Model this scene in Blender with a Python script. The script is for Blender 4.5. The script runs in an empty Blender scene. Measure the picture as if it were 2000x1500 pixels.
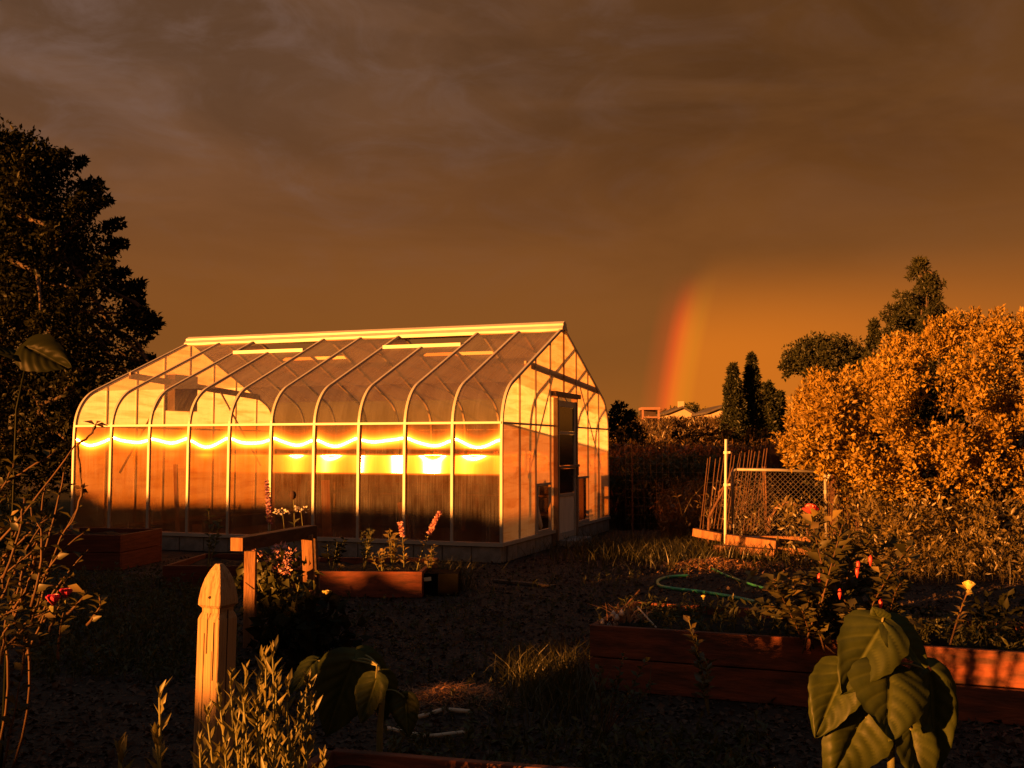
import bpy, bmesh, math, random
import numpy as np
from mathutils import Vector, Matrix, noise as mnoise

random.seed(7)
rng = np.random.default_rng(11)
SC = bpy.context.scene
COL = SC.collection
R = math.radians

# ------------------------------------------------------------------ camera
FPX = 2030.0
PITCH = math.atan(123 / FPX)
CAM_H = 1.45
cam_d = bpy.data.cameras.new('camera')
cam_d.sensor_width = 36.0
cam_d.lens = 36.0 * FPX / 2000.0
cam_d.clip_start = 0.05
cam_d.clip_end = 3000
cam = bpy.data.objects.new('camera', cam_d)
COL.objects.link(cam)
cam.location = (0, 0, CAM_H)
cam.rotation_euler = (math.pi / 2 + PITCH, 0, 0)
SC.camera = cam

# ------------------------------------------------------------------ sun and sky
SUN_AZ, SUN_EL = R(50.3), R(3.5)          # heading of the light (from +Y towards +X) and height of the sun
LDIR = Vector((math.sin(SUN_AZ) * math.cos(SUN_EL), math.cos(SUN_AZ) * math.cos(SUN_EL), -math.sin(SUN_EL)))
sd = bpy.data.lights.new('sun', 'SUN')
sd.energy = 5.0
sd.color = (1.0, 0.31, 0.045)
sd.angle = R(0.5)
sun = bpy.data.objects.new('sun', sd)
COL.objects.link(sun)
sun.rotation_euler = LDIR.to_track_quat('-Z', 'Y').to_euler()

world = bpy.data.worlds.new('World')
SC.world = world
world.use_nodes = True
WN, WL = world.node_tree.nodes, world.node_tree.links
WN.clear()


def wn(t, **kw):
    n = WN.new(t)
    for k, v in kw.items():
        setattr(n, k, v)
    return n


def wmath(op, a, b=None, clamp=False):
    n = wn('ShaderNodeMath', operation=op, use_clamp=clamp)
    for i, s in enumerate((a, b)):
        if s is None:
            continue
        if isinstance(s, (int, float)):
            n.inputs[i].default_value = s
        else:
            WL.new(s, n.inputs[i])
    return n.outputs[0]


def wstep(v, lo, hi):
    n = wn('ShaderNodeMapRange', interpolation_type='SMOOTHSTEP')
    WL.new(v, n.inputs['Value'])
    n.inputs['From Min'].default_value = lo
    n.inputs['From Max'].default_value = hi
    return n.outputs[0]


def wmix(f, a, b, mode='MIX'):
    n = wn('ShaderNodeMix', data_type='RGBA', blend_type=mode)
    for s, k in ((f, 0), (a, 6), (b, 7)):
        if isinstance(s, (int, float)):
            n.inputs[k].default_value = s
        elif isinstance(s, tuple):
            n.inputs[k].default_value = (*s, 1)
        else:
            WL.new(s, n.inputs[k])
    return n.outputs[2]


wtc = wn('ShaderNodeTexCoord')
wdir = wtc.outputs['Generated']
wsep = wn('ShaderNodeSeparateXYZ')
WL.new(wdir, wsep.inputs[0])
el = wmath('MAXIMUM', wsep.outputs[2], 0.0)
# storm cloud: a vertical fall-off from the rain-lit horizon to the heavy cloud overhead
ramp = wn('ShaderNodeValToRGB')
WL.new(el, ramp.inputs[0])
ramp.color_ramp.interpolation = 'EASE'
e0 = ramp.color_ramp.elements
e0[0].position, e0[0].color = 0.0, (0.330, 0.100, 0.013, 1)
e0[1].position, e0[1].color = 0.5, (0.120, 0.054, 0.020, 1)
for p, c in ((0.10, (0.226, 0.075, 0.0135)), (0.24, (0.190, 0.066, 0.0145)), (0.36, (0.146, 0.060, 0.019))):
    k = e0.new(p)
    k.color = (*c, 1)
cloud_base = ramp.outputs[0]
# stretched cloud banks
wm = wn('ShaderNodeMapping')
wm.inputs['Scale'].default_value = (1.0, 1.0, 3.4)
wm.inputs['Rotation'].default_value = (0, R(9), 0)
WL.new(wdir, wm.inputs[0])
wnz = wn('ShaderNodeTexNoise')
wnz.inputs['Scale'].default_value = 3.1
wnz.inputs['Detail'].default_value = 7
wnz.inputs['Roughness'].default_value = 0.55
wnz.inputs['Distortion'].default_value = 0.5
WL.new(wm.outputs[0], wnz.inputs['Vector'])
bank = wstep(wnz.outputs[0], 0.34, 0.68)
wm2 = wn('ShaderNodeMapping')
wm2.inputs['Scale'].default_value = (1, 1, 2.2)
wm2.inputs['Location'].default_value = (3.1, 1.7, 0.4)
WL.new(wdir, wm2.inputs[0])
wnz2 = wn('ShaderNodeTexNoise')
wnz2.inputs['Scale'].default_value = 9.0
wnz2.inputs['Detail'].default_value = 8
wnz2.inputs['Roughness'].default_value = 0.6
wnz2.inputs['Distortion'].default_value = 0.8
WL.new(wm2.outputs[0], wnz2.inputs['Vector'])
wisp = wstep(wnz2.outputs[0], 0.42, 0.75)
high = wstep(el, 0.10, 0.36)
# cloud seen away from the rain is greyer and cooler
away = wstep(wsep.outputs[0], 0.30, -0.45)
grey = wmix(away, (0.092, 0.034, 0.008), (0.136, 0.070, 0.040))
c1 = wmix(wmath('MULTIPLY', high, 0.80), cloud_base, grey)
bshade = wmix(bank, (0.74, 0.71, 0.66), (1.22, 1.22, 1.26))
c2 = wmix(wmath('MULTIPLY', wmath('ADD', wmath('MULTIPLY', high, 0.75), 0.12), 1.0, True), c1, wmix(1.0, c1, bshade, 'MULTIPLY'))
c3 = wmix(wmath('MULTIPLY', wisp, wmath('MULTIPLY', high, wmath('ADD', wmath('MULTIPLY', away, 0.5), 0.10))), c2, (0.19, 0.115, 0.090))
# towards the zenith the cloud loses the sunset tint
c3 = wmix(wstep(el, 0.40, 0.85), c3, (0.085, 0.098, 0.110))
# rain curtain inside the bow and the bow itself, at their true angles from the point opposite the sun
anti = wn('ShaderNodeVectorMath', operation='DOT_PRODUCT')
WL.new(wdir, anti.inputs[0])
anti.inputs[1].default_value = LDIR
ang = wmath('MULTIPLY', wmath('ARCCOSINE', anti.outputs['Value']), 180 / math.pi)
low = wstep(el, 0.190, 0.085)
inside = wmath('MULTIPLY', wmath('MULTIPLY', wstep(ang, 42.5, 41.0), low), wmath('ADD', wmath('MULTIPLY', wstep(ang, 22.0, 41.0), 0.5), 0.5))
c4 = wmix(wmath('MULTIPLY', inside, 0.95), c3, (0.62, 0.158, 0.011))
bow = wn('ShaderNodeValToRGB')
WL.new(wmath('DIVIDE', wmath('SUBTRACT', ang, 39.55), 4.2), bow.inputs[0])
b0 = bow.color_ramp.elements
b0[0].position, b0[0].color = 0.0, (0, 0, 0, 1)
b0[1].position, b0[1].color = 1.0, (0, 0, 0, 1)
for p, c in ((0.28, (0.00, 0.000, 0.0)), (0.40, (0.08, 0.036, 0.000)), (0.49, (0.26, 0.060, 0.000)), (0.58, (0.48, 0.055, 0.000)), (0.66, (0.46, 0.020, 0.000)), (0.79, (0.12, 0.002, 0.0))):
    k = b0.new(p)
    k.color = (*c, 1)
bow_low = wstep(el, 0.170, 0.105)
c5 = wmix(wmath('MULTIPLY', bow_low, 0.92), c4, wmix(1.0, c4, bow.outputs[0], 'ADD'))
# the clear sky above shows faintly through the cloud cover
nish = wn('ShaderNodeTexSky', sky_type='NISHITA')
nish.sun_disc = False
nish.sun_elevation = SUN_EL
nish.sun_rotation = SUN_AZ + math.pi
nish.altitude = 50
nish.dust_density = 3.0
nsc = wmix(1.0, nish.outputs[0], (0.05, 0.05, 0.05), 'MULTIPLY')
c6 = wmix(0.02, c5, nsc)
bg = wn('ShaderNodeBackground')
WL.new(c6, bg.inputs[0])
bg.inputs[1].default_value = 0.268
wo = wn('ShaderNodeOutputWorld')
WL.new(bg.outputs[0], wo.inputs[0])

SC.view_settings.view_transform = 'Standard'
SC.view_settings.look = 'None'
SC.view_settings.exposure = 2.0
SC.view_settings.gamma = 1.0
SC.view_settings.use_curve_mapping = False
SC.render.engine = 'CYCLES'
SC.cycles.transparent_max_bounces = 32
SC.cycles.max_bounces = 10
SC.cycles.sample_clamp_indirect = 6.0
SC.cycles.use_denoising = True

# ------------------------------------------------------------------ helpers
CP, SP = math.cos(PITCH), math.sin(PITCH)


def at(px, py, y=None, z=None):
    """Point of the place that lies in direction (px, py) of the 2000 x 1500 photograph, at distance y or height z."""
    a, c = (px - 1000) / FPX, -(py - 750) / FPX
    d = Vector((a, CP - c * SP, SP + c * CP))
    t = (y / d.y) if y is not None else ((z - CAM_H) / d.z)
    return Vector((0, 0, CAM_H)) + d * t


ORI = {}


def tag(o, label, cat, group=None, kind=None):
    o['label'] = label
    o['category'] = cat
    if group:
        o['group'] = group
    if kind:
        o['kind'] = kind
    return o


def thing(name, label, cat, loc=(0, 0, 0), group=None):
    o = bpy.data.objects.new(name, None)
    o.empty_display_size = 0.1
    COL.objects.link(o)
    o.location = loc
    ORI[o.name] = Vector(loc)
    return tag(o, label, cat, group)


def link(name, me, mat, parent=None, smooth=False):
    if mat is not None:
        me.materials.clear()
        me.materials.append(mat)
    if smooth:
        me.polygons.foreach_set('use_smooth', [True] * len(me.polygons))
    o = bpy.data.objects.new(name, me)
    COL.objects.link(o)
    if parent is not None:
        o.parent = parent
        ORI[o.name] = ORI[parent.name]
    else:
        ORI[o.name] = Vector((0, 0, 0))
    return o


def np_mesh(name, V, Fc):
    """V (n,3); Fc list of arrays of faces (m,3) or (m,4)."""
    me = bpy.data.meshes.new(name)
    V = np.asarray(V, dtype=np.float32)
    me.vertices.add(len(V))
    me.vertices.foreach_set('co', V.ravel())
    loops = np.concatenate([np.asarray(f, dtype=np.int32).ravel() for f in Fc])
    sizes = np.concatenate([np.full(len(f), np.asarray(f).shape[1], dtype=np.int32) for f in Fc])
    me.loops.add(len(loops))
    me.loops.foreach_set('vertex_index', loops)
    me.polygons.add(len(sizes))
    starts = np.concatenate([[0], np.cumsum(sizes)[:-1]]).astype(np.int32)
    me.polygons.foreach_set('loop_start', starts)
    try:
        me.polygons.foreach_set('loop_total', sizes)
    except Exception:
        pass
    me.update(calc_edges=True)
    me.validate()
    return me


class MB:
    def __init__(self):
        self.v, self.f = [], []

    def add(self, vs, fs):
        b = len(self.v)
        self.v.extend([tuple(p) for p in vs])
        self.f.extend([tuple(b + i for i in q) for q in fs])
        return self

    def obox(self, c, ax, ay, az):
        """box with centre c and half-axis vectors"""
        c, ax, ay, az = Vector(c), Vector(ax), Vector(ay), Vector(az)
        vs = [c + sx * ax + sy * ay + sz * az for sz in (-1, 1) for sy in (-1, 1) for sx in (-1, 1)]
        return self.add(vs, [(0, 2, 3, 1), (4, 5, 7, 6), (0, 1, 5, 4), (2, 6, 7, 3), (0, 4, 6, 2), (1, 3, 7, 5)])

    def bar(self, p, q, w, h, up=(0, 0, 1)):
        p, q = Vector(p), Vector(q)
        d = (q - p)
        L = d.length
        d = d / L
        up = Vector(up)
        s = d.cross(up)
        if s.length < 1e-4:
            s = d.cross(Vector((1, 0, 0)))
        s.normalize()
        u = s.cross(d).normalized()
        return self.obox((p + q) / 2, d * L / 2, s * w / 2, u * h / 2)

    def tube(self, path, rad, n=6, cap=True):
        path = [Vector(p) for p in path]
        if isinstance(rad, (int, float)):
            rad = [rad] * len(path)
        vs, fs = [], []
        ref = None
        for i, p in enumerate(path):
            d = path[min(i + 1, len(path) - 1)] - path[max(i - 1, 0)]
            d.normalize()
            if ref is None:
                ref = Vector((0, 0, 1)) if abs(d.z) < 0.9 else Vector((1, 0, 0))
            s = d.cross(ref).normalized()
            ref = s.cross(d).normalized()
            for k in range(n):
                a = 2 * math.pi * k / n
                vs.append(p + (s * math.cos(a) + ref * math.sin(a)) * rad[i])
        for i in range(len(path) - 1):
            for k in range(n):
                k2 = (k + 1) % n
                fs.append((i * n + k, i * n + k2, (i + 1) * n + k2, (i + 1) * n + k))
        if cap:
            fs.append(tuple(range(n - 1, -1, -1)))
            fs.append(tuple((len(path) - 1) * n + k for k in range(n)))
        return self.add(vs, fs)

    def build(self, name, mat, parent=None, smooth=False, bevel=0):
        o0 = ORI[parent.name] if parent is not None else Vector((0, 0, 0))
        me = bpy.data.meshes.new(name)
        me.from_pydata([(p[0] - o0.x, p[1] - o0.y, p[2] - o0.z) for p in self.v], [], self.f)
        me.update()
        o = link(name, me, mat, parent, smooth)
        if bevel:
            b = o.modifiers.new('bevel', 'BEVEL')
            b.width = bevel
            b.segments = 2
        return o


def nrm(a):
    return a / np.maximum(np.linalg.norm(a, axis=-1, keepdims=True), 1e-9)


def leaves(C, D, N, L, W, fold=0.25):
    """leaf-shaped folded faces: base C, direction D, normal N, length L, width W (arrays)"""
    C, D, N = map(np.asarray, (C, D, N))
    n = len(C)
    D = nrm(D)
    S = nrm(np.cross(D, N))
    N = nrm(np.cross(S, D))
    L = np.broadcast_to(np.asarray(L, float), (n,))[:, None]
    W = np.broadcast_to(np.asarray(W, float), (n,))[:, None]
    mid = C + D * L * 0.45
    V = np.stack([C, mid + S * W * 0.5 + N * W * fold, C + D * L - N * L * 0.12, mid - S * W * 0.5 + N * W * fold, mid], 1).reshape(-1, 3)
    b = (np.arange(n) * 5)[:, None]
    Fc = np.concatenate([b + np.array([[0, 1, 4]]), b + np.array([[1, 2, 4]]), b + np.array([[4, 2, 3]]), b + np.array([[0, 4, 3]])])
    return V, Fc


def blades(B, H, lean, W, az=None, seg=3):
    """grass blades: base B (n,3), height H, lean vectors (n,2) horizontal displacement of the tip, width W"""
    n = len(B)
    if az is None:
        az = rng.uniform(0, math.pi, n)
    S = np.stack([np.cos(az), np.sin(az), np.zeros(n)], 1)
    H = np.broadcast_to(H, (n,))
    W = np.broadcast_to(W, (n,))
    V = []
    for i in range(seg + 1):
        t = i / seg
        c = B + np.concatenate([lean * (t * t), (H * (t - 0.12 * t * t))[:, None]], 1)
        w = (W * (1 - t ** 1.6) * 0.5 + 0.0004)[:, None]
        V += [c - S * w, c + S * w]
    V = np.stack(V, 1).reshape(-1, 3)
    b = (np.arange(n) * 2 * (seg + 1))[:, None]
    Fc = np.concatenate([b + np.array([[2 * i, 2 * i + 1, 2 * i + 3, 2 * i + 2]]) for i in range(seg)])
    return V, Fc


def cat_mesh(parts):
    Vs, Fs, off = [], [], 0
    for V, Fc in parts:
        Vs.append(V)
        Fs.append(np.asarray(Fc) + off)
        off += len(V)
    return np.concatenate(Vs), Fs


def np_obj(name, parts, mat, parent=None, smooth=False):
    V, Fs = cat_mesh(parts)
    if parent is not None:
        V = V - np.array(ORI[parent.name])
    return link(name, np_mesh(name, V, Fs), mat, parent, smooth)


def rdirs(n, zb=0.0):
    d = rng.normal(size=(n, 3))
    d[:, 2] += zb
    return nrm(d)


# ------------------------------------------------------------------ materials
def newmat(name):
    m = bpy.data.materials.new(name)
    m.use_nodes = True
    nt = m.node_tree
    nt.nodes.clear()
    out = nt.nodes.new('ShaderNodeOutputMaterial')
    return m, nt.nodes, nt.links, out


def solid(name, c1, c2=None, rough=0.7, scale=6.0, metal=0.0, bump=0.0, bscale=None, stretch=(1, 1, 1), spec=0.3, detail=6, lo=0.35, hi=0.65, coord='Object'):
    m, N, Lk, out = newmat(name)
    p = N.new('ShaderNodeBsdfPrincipled')
    p.inputs['Roughness'].default_value = rough
    p.inputs['Metallic'].default_value = metal
    p.inputs['Specular IOR Level'].default_value = spec
    tc = N.new('ShaderNodeTexCoord')
    mp = N.new('ShaderNodeMapping')
    mp.inputs['Scale'].default_value = stretch
    Lk.new(tc.outputs[coord], mp.inputs[0])
    nz = N.new('ShaderNodeTexNoise')
    nz.inputs['Scale'].default_value = scale
    nz.inputs['Detail'].default_value = detail
    nz.inputs['Roughness'].default_value = 0.62
    Lk.new(mp.outputs[0], nz.inputs['Vector'])
    r = N.new('ShaderNodeValToRGB')
    r.color_ramp.elements[0].position = lo
    r.color_ramp.elements[1].position = hi
    r.color_ramp.elements[0].color = (*c1, 1)
    r.color_ramp.elements[1].color = (*(c2 or c1), 1)
    Lk.new(nz.outputs[0], r.inputs[0])
    Lk.new(r.outputs[0], p.inputs['Base Color'])
    if bump:
        bn = N.new('ShaderNodeTexNoise')
        bn.inputs['Scale'].default_value = bscale or scale * 4
        bn.inputs['Detail'].default_value = 5
        Lk.new(mp.outputs[0], bn.inputs['Vector'])
        b = N.new('ShaderNodeBump')
        b.inputs['Strength'].default_value = bump
        b.inputs['Distance'].default_value = 0.02
        Lk.new(bn.outputs[0], b.inputs['Height'])
        Lk.new(b.outputs[0], p.inputs['Normal'])
    Lk.new(p.outputs[0], out.inputs[0])
    return m


def leafmat(name, c1, c2, trans=0.3, gloss=0.05, rough=0.45, veins=False):
    m, N, Lk, out = newmat(name)
    g = N.new('ShaderNodeNewGeometry')
    r = N.new('ShaderNodeValToRGB')
    r.color_ramp.elements[0].color = (*c1, 1)
    r.color_ramp.elements[1].color = (*c2, 1)
    tc = N.new('ShaderNodeTexCoord')
    nz = N.new('ShaderNodeTexNoise')
    nz.inputs['Scale'].default_value = 7.0 if veins else 1.3
    nz.inputs['Detail'].default_value = 4
    Lk.new(tc.outputs['Object'], nz.inputs['Vector'])
    mx = N.new('ShaderNodeMath')
    mx.operation = 'MULTIPLY_ADD'
    mx.inputs[1].default_value = 0.15 if veins else 0.55
    Lk.new(g.outputs['Random Per Island'], mx.inputs[0])
    m2 = N.new('ShaderNodeMath')
    m2.operation = 'MULTIPLY_ADD'
    m2.inputs[1].default_value = 1.1
    m2.inputs[2].default_value = -0.18 if veins else -0.33
    Lk.new(nz.outputs[0], m2.inputs[0])
    Lk.new(m2.outputs[0], mx.inputs[2])
    Lk.new(mx.outputs[0], r.inputs[0])
    d = N.new('ShaderNodeBsdfDiffuse')
    t = N.new('ShaderNodeBsdfTranslucent')
    if veins:
        va = N.new('ShaderNodeAttribute')
        va.attribute_name = 'vein'
        vm = N.new('ShaderNodeMix')
        vm.data_type = 'RGBA'
        Lk.new(va.outputs['Fac'], vm.inputs[0])
        Lk.new(r.outputs[0], vm.inputs[6])
        vm.inputs[7].default_value = (c2[0] * 1.7, c2[1] * 1.6, c2[2] * 1.8, 1)
        Lk.new(vm.outputs[2], d.inputs[0])
    else:
        Lk.new(r.outputs[0], d.inputs[0])
    hs = N.new('ShaderNodeHueSaturation')
    hs.inputs['Saturation'].default_value = 1.15
    Lk.new(r.outputs[0], hs.inputs['Color'])
    Lk.new(hs.outputs[0], t.inputs[0])
    mi = N.new('ShaderNodeMixShader')
    mi.inputs[0].default_value = trans
    Lk.new(d.outputs[0], mi.inputs[1])
    Lk.new(t.outputs[0], mi.inputs[2])
    gl = N.new('ShaderNodeBsdfGlossy')
    gl.inputs['Roughness'].default_value = rough
    mg = N.new('ShaderNodeMixShader')
    mg.inputs[0].default_value = gloss
    Lk.new(mi.outputs[0], mg.inputs[1])
    Lk.new(gl.outputs[0], mg.inputs[2])
    if veins:
        b = N.new('ShaderNodeBump')
        b.inputs['Strength'].default_value = 0.06
        b.inputs['Distance'].default_value = 0.02
        Lk.new(nz.outputs[0], b.inputs['Height'])
        for s in (d, t, gl):
            Lk.new(b.outputs[0], s.inputs['Normal'])
    Lk.new(mg.outputs[0], out.inputs[0])
    return m


def polycarb(name, clear, scatter_t, gloss, tint, rough=0.36, aniso=1.0, glow_tint=(1, 1, 1), streak=(0.9, 1.08), mottle=False):
    """twin-wall polycarbonate: part clear, part milky, with upright flutes that spread glints sideways"""
    m, N, Lk, out = newmat(name)
    uv = N.new('ShaderNodeUVMap')
    uv.uv_map = 'flute'
    tg = N.new('ShaderNodeTangent')
    tg.direction_type = 'UV_MAP'
    tg.uv_map = 'flute'
    mp = N.new('ShaderNodeMapping')
    mp.inputs['Scale'].default_value = (60, 1.2, 1)
    Lk.new(uv.outputs[0], mp.inputs[0])
    nz = N.new('ShaderNodeTexNoise')
    nz.inputs['Scale'].default_value = 1.0
    nz.inputs['Detail'].default_value = 3
    Lk.new(mp.outputs[0], nz.inputs['Vector'])
    mp2 = N.new('ShaderNodeMapping')
    mp2.inputs['Scale'].default_value = (5, 2.5, 1)
    Lk.new(uv.outputs[0], mp2.inputs[0])
    nz2 = N.new('ShaderNodeTexNoise')
    nz2.inputs['Scale'].default_value = 1.0
    nz2.inputs['Detail'].default_value = 5
    Lk.new(mp2.outputs[0], nz2.inputs['Vector'])
    md = N.new('ShaderNodeMath')
    md.operation = 'MULTIPLY'
    Lk.new(nz.outputs[0], md.inputs[0])
    Lk.new(nz2.outputs[0], md.inputs[1])
    fr = N.new('ShaderNodeMapRange')
    fr.inputs['From Min'].default_value = 0.12
    fr.inputs['From Max'].default_value = 0.42
    fr.inputs['To Min'].default_value = min(0.97, (1 - clear) * streak[0])
    fr.inputs['To Max'].default_value = min(0.98, (1 - clear) * streak[1])
    Lk.new(md.outputs[0], fr.inputs['Value'])
    tr = N.new('ShaderNodeBsdfTransparent')
    tr.inputs[0].default_value = (*tint, 1)
    df = N.new('ShaderNodeBsdfDiffuse')
    df.inputs[0].default_value = (0.82, 0.80, 0.76, 1)
    tl = N.new('ShaderNodeBsdfTranslucent')
    tl.inputs[0].default_value = (0.95, 0.93, 0.88, 1)
    if mottle:
        # slanting streaks in the translucent colour, paler and more amber
        mp3 = N.new('ShaderNodeMapping')
        mp3.inputs['Rotation'].default_value = (0, 0, R(38))
        mp3.inputs['Scale'].default_value = (1.1, 9.0, 1)
        Lk.new(uv.outputs[0], mp3.inputs[0])
        nz3 = N.new('ShaderNodeTexNoise')
        nz3.inputs['Scale'].default_value = 1.0
        nz3.inputs['Detail'].default_value = 6
        nz3.inputs['Roughness'].default_value = 0.6
        nz3.inputs['Distortion'].default_value = 0.6
        Lk.new(mp3.outputs[0], nz3.inputs['Vector'])
        r3 = N.new('ShaderNodeValToRGB')
        r3.color_ramp.elements[0].position = 0.26
        r3.color_ramp.elements[1].position = 0.54
        r3.color_ramp.elements[0].color = (0.68, 0.48, 0.25, 1)
        r3.color_ramp.elements[1].color = (0.98, 0.97, 0.92, 1)
        Lk.new(nz3.outputs[0], r3.inputs[0])
        Lk.new(r3.outputs[0], tl.inputs[0])
    ms = N.new('ShaderNodeMixShader')
    ms.inputs[0].default_value = scatter_t
    Lk.new(df.outputs[0], ms.inputs[1])
    Lk.new(tl.outputs[0], ms.inputs[2])
    m1 = N.new('ShaderNodeMixShader')
    Lk.new(fr.outputs[0], m1.inputs[0])
    Lk.new(tr.outputs[0], m1.inputs[1])
    Lk.new(ms.outputs[0], m1.inputs[2])
    gl = N.new('ShaderNodeBsdfAnisotropic')
    gl.distribution = 'GGX'
    gl.inputs['Color'].default_value = (1, 1, 1, 1)
    gl.inputs['Roughness'].default_value = rough
    gl.inputs['Anisotropy'].default_value = aniso
    gl.inputs['Rotation'].default_value = 0.25
    Lk.new(tg.outputs[0], gl.inputs['Tangent'])
    g2 = N.new('ShaderNodeBsdfAnisotropic')
    g2.distribution = 'GGX'
    g2.inputs['Color'].default_value = (*glow_tint, 1)  # broad lobe coloured to stand for glow from inside the house
    g2.inputs['Roughness'].default_value = rough * 1.5
    g2.inputs['Anisotropy'].default_value = 0.95
    g2.inputs['Rotation'].default_value = 0.25
    Lk.new(tg.outputs[0], g2.inputs['Tangent'])
    mg = N.new('ShaderNodeMixShader')
    mg.inputs[0].default_value = 0.28
    Lk.new(gl.outputs[0], mg.inputs[1])
    Lk.new(g2.outputs[0], mg.inputs[2])
    m2 = N.new('ShaderNodeMixShader')
    m2.inputs[0].default_value = gloss
    Lk.new(m1.outputs[0], m2.inputs[1])
    Lk.new(mg.outputs[0], m2.inputs[2])
    Lk.new(m2.outputs[0], out.inputs[0])
    return m


M = {}
M['soil'] = solid('soil', (0.012, 0.010, 0.009), (0.034, 0.027, 0.022), rough=0.95, scale=5, bump=1.0, bscale=26, spec=0.1)
M['clod'] = solid('clod', (0.03, 0.022, 0.018), (0.13, 0.088, 0.066), rough=0.95, scale=9, spec=0.1)
M['alu'] = solid('white_aluminium', (0.34, 0.325, 0.29), (0.40, 0.385, 0.35), rough=0.42, scale=3, spec=0.5)
M['casing'] = solid('brown_casing', (0.20, 0.13, 0.08), (0.27, 0.18, 0.12), rough=0.6, scale=4)
M['block'] = solid('concrete_block', (0.15, 0.145, 0.14), (0.26, 0.25, 0.24), rough=0.9, scale=7, bump=0.5, bscale=50, spec=0.15)
M['mortar'] = solid('mortar', (0.10, 0.098, 0.095), rough=0.95)
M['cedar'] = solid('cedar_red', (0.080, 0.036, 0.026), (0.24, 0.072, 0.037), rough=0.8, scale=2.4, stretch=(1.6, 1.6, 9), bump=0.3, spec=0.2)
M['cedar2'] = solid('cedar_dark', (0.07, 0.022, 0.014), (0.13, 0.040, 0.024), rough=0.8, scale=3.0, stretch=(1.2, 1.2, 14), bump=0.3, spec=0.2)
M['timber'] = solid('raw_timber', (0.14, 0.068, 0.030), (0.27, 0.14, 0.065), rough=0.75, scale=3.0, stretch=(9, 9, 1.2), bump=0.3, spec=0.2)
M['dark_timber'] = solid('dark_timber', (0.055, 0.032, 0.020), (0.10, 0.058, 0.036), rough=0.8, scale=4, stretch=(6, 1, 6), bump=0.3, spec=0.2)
M['postwood'] = solid('post_wood', (0.17, 0.098, 0.046), (0.36, 0.235, 0.125), rough=0.7, scale=2.6, stretch=(24, 24, 0.9), bump=0.5, bscale=5, spec=0.2, lo=0.30, hi=0.50)
M['crack'] = solid('crack', (0.03, 0.02, 0.012), rough=1)
M['galv'] = solid('galvanised_steel', (0.24, 0.22, 0.20), (0.32, 0.30, 0.27), rough=0.5, metal=0.3, scale=8)
M['whitepipe'] = solid('white_pipe', (0.62, 0.60, 0.55), rough=0.4, scale=3)
M['wire'] = solid('wire', (0.09, 0.08, 0.07), (0.13, 0.11, 0.10), rough=0.5, metal=0.4)
M['rod'] = solid('rust_rod', (0.07, 0.034, 0.018), (0.13, 0.065, 0.034), rough=0.8, scale=12)
M['straw'] = solid('straw', (0.20, 0.10, 0.05), (0.32, 0.17, 0.08), rough=0.8, scale=12)
M['stick'] = solid('pale_stick', (0.45, 0.36, 0.26), (0.60, 0.50, 0.38), rough=0.8, scale=20)
M['bark'] = solid('bark', (0.045, 0.032, 0.024), (0.10, 0.07, 0.05), rough=0.95, scale=9, bump=0.6)
M['cane'] = solid('rose_cane', (0.05, 0.027, 0.014), (0.11, 0.058, 0.028), rough=0.7, scale=9)
M['stem'] = solid('green_stem', (0.12, 0.13, 0.045), (0.20, 0.19, 0.07), rough=0.6, scale=9)
M['hose'] = solid('hose', (0.030, 0.26, 0.13), (0.045, 0.32, 0.17), rough=0.35, scale=5, spec=0.5)
M['tyre'] = solid('tyre_rubber', (0.012, 0.012, 0.012), (0.02, 0.02, 0.02), rough=0.8)
M['board'] = solid('pale_board', (0.55, 0.50, 0.42), (0.70, 0.64, 0.54), rough=0.8, scale=3, stretch=(5, 5, 1))
M['bench'] = solid('bench_wood', (0.07, 0.042, 0.025), (0.12, 0.075, 0.045), rough=0.8, scale=4)
M['pot'] = solid('black_pot', (0.004, 0.004, 0.004), (0.008, 0.007, 0.007), rough=0.9, spec=0.03)
M['housewall'] = solid('house_wall', (0.36, 0.29, 0.21), (0.42, 0.33, 0.25), rough=0.8)
M['houseroof'] = solid('house_roof', (0.06, 0.05, 0.045), (0.10, 0.085, 0.075), rough=0.9, scale=2)
M['pinkwall'] = solid('pink_trim', (0.22, 0.12, 0.09), (0.26, 0.14, 0.11), rough=0.8)
M['darkglass'] = solid('dark_glass', (0.02, 0.02, 0.022), rough=0.15, spec=0.5)
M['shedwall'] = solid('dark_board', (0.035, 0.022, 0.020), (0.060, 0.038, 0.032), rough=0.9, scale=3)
M['tag'] = solid('plant_tag', (0.75, 0.70, 0.50), rough=0.6)
M['garlic'] = solid('garlic_bulb', (0.50, 0.40, 0.33), (0.62, 0.50, 0.42), rough=0.6)
M['redpetal'] = leafmat('red_petal', (0.62, 0.05, 0.05), (0.80, 0.12, 0.10), trans=0.35)
M['pinkpetal'] = leafmat('magenta_petal', (0.48, 0.035, 0.10), (0.70, 0.09, 0.20), trans=0.35)
M['yellowpetal'] = leafmat('yellow_petal', (0.85, 0.72, 0.22), (0.90, 0.80, 0.35), trans=0.45)
M['rosypetal'] = leafmat('rosy_petal', (0.62, 0.30, 0.30), (0.80, 0.46, 0.44), trans=0.3)
M['mauvepetal'] = leafmat('mauve_petal', (0.30, 0.13, 0.20), (0.48, 0.24, 0.32), trans=0.3)
M['whitepetal'] = leafmat('white_petal', (0.62, 0.56, 0.50), (0.75, 0.70, 0.62), trans=0.3)
M['seedhead'] = solid('seed_head', (0.035, 0.018, 0.014), (0.06, 0.03, 0.02), rough=0.9, scale=60)
M['gold'] = leafmat('pale_gold_leaf', (0.11, 0.064, 0.008), (0.42, 0.275, 0.040), trans=0.25, gloss=0.02)
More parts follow.
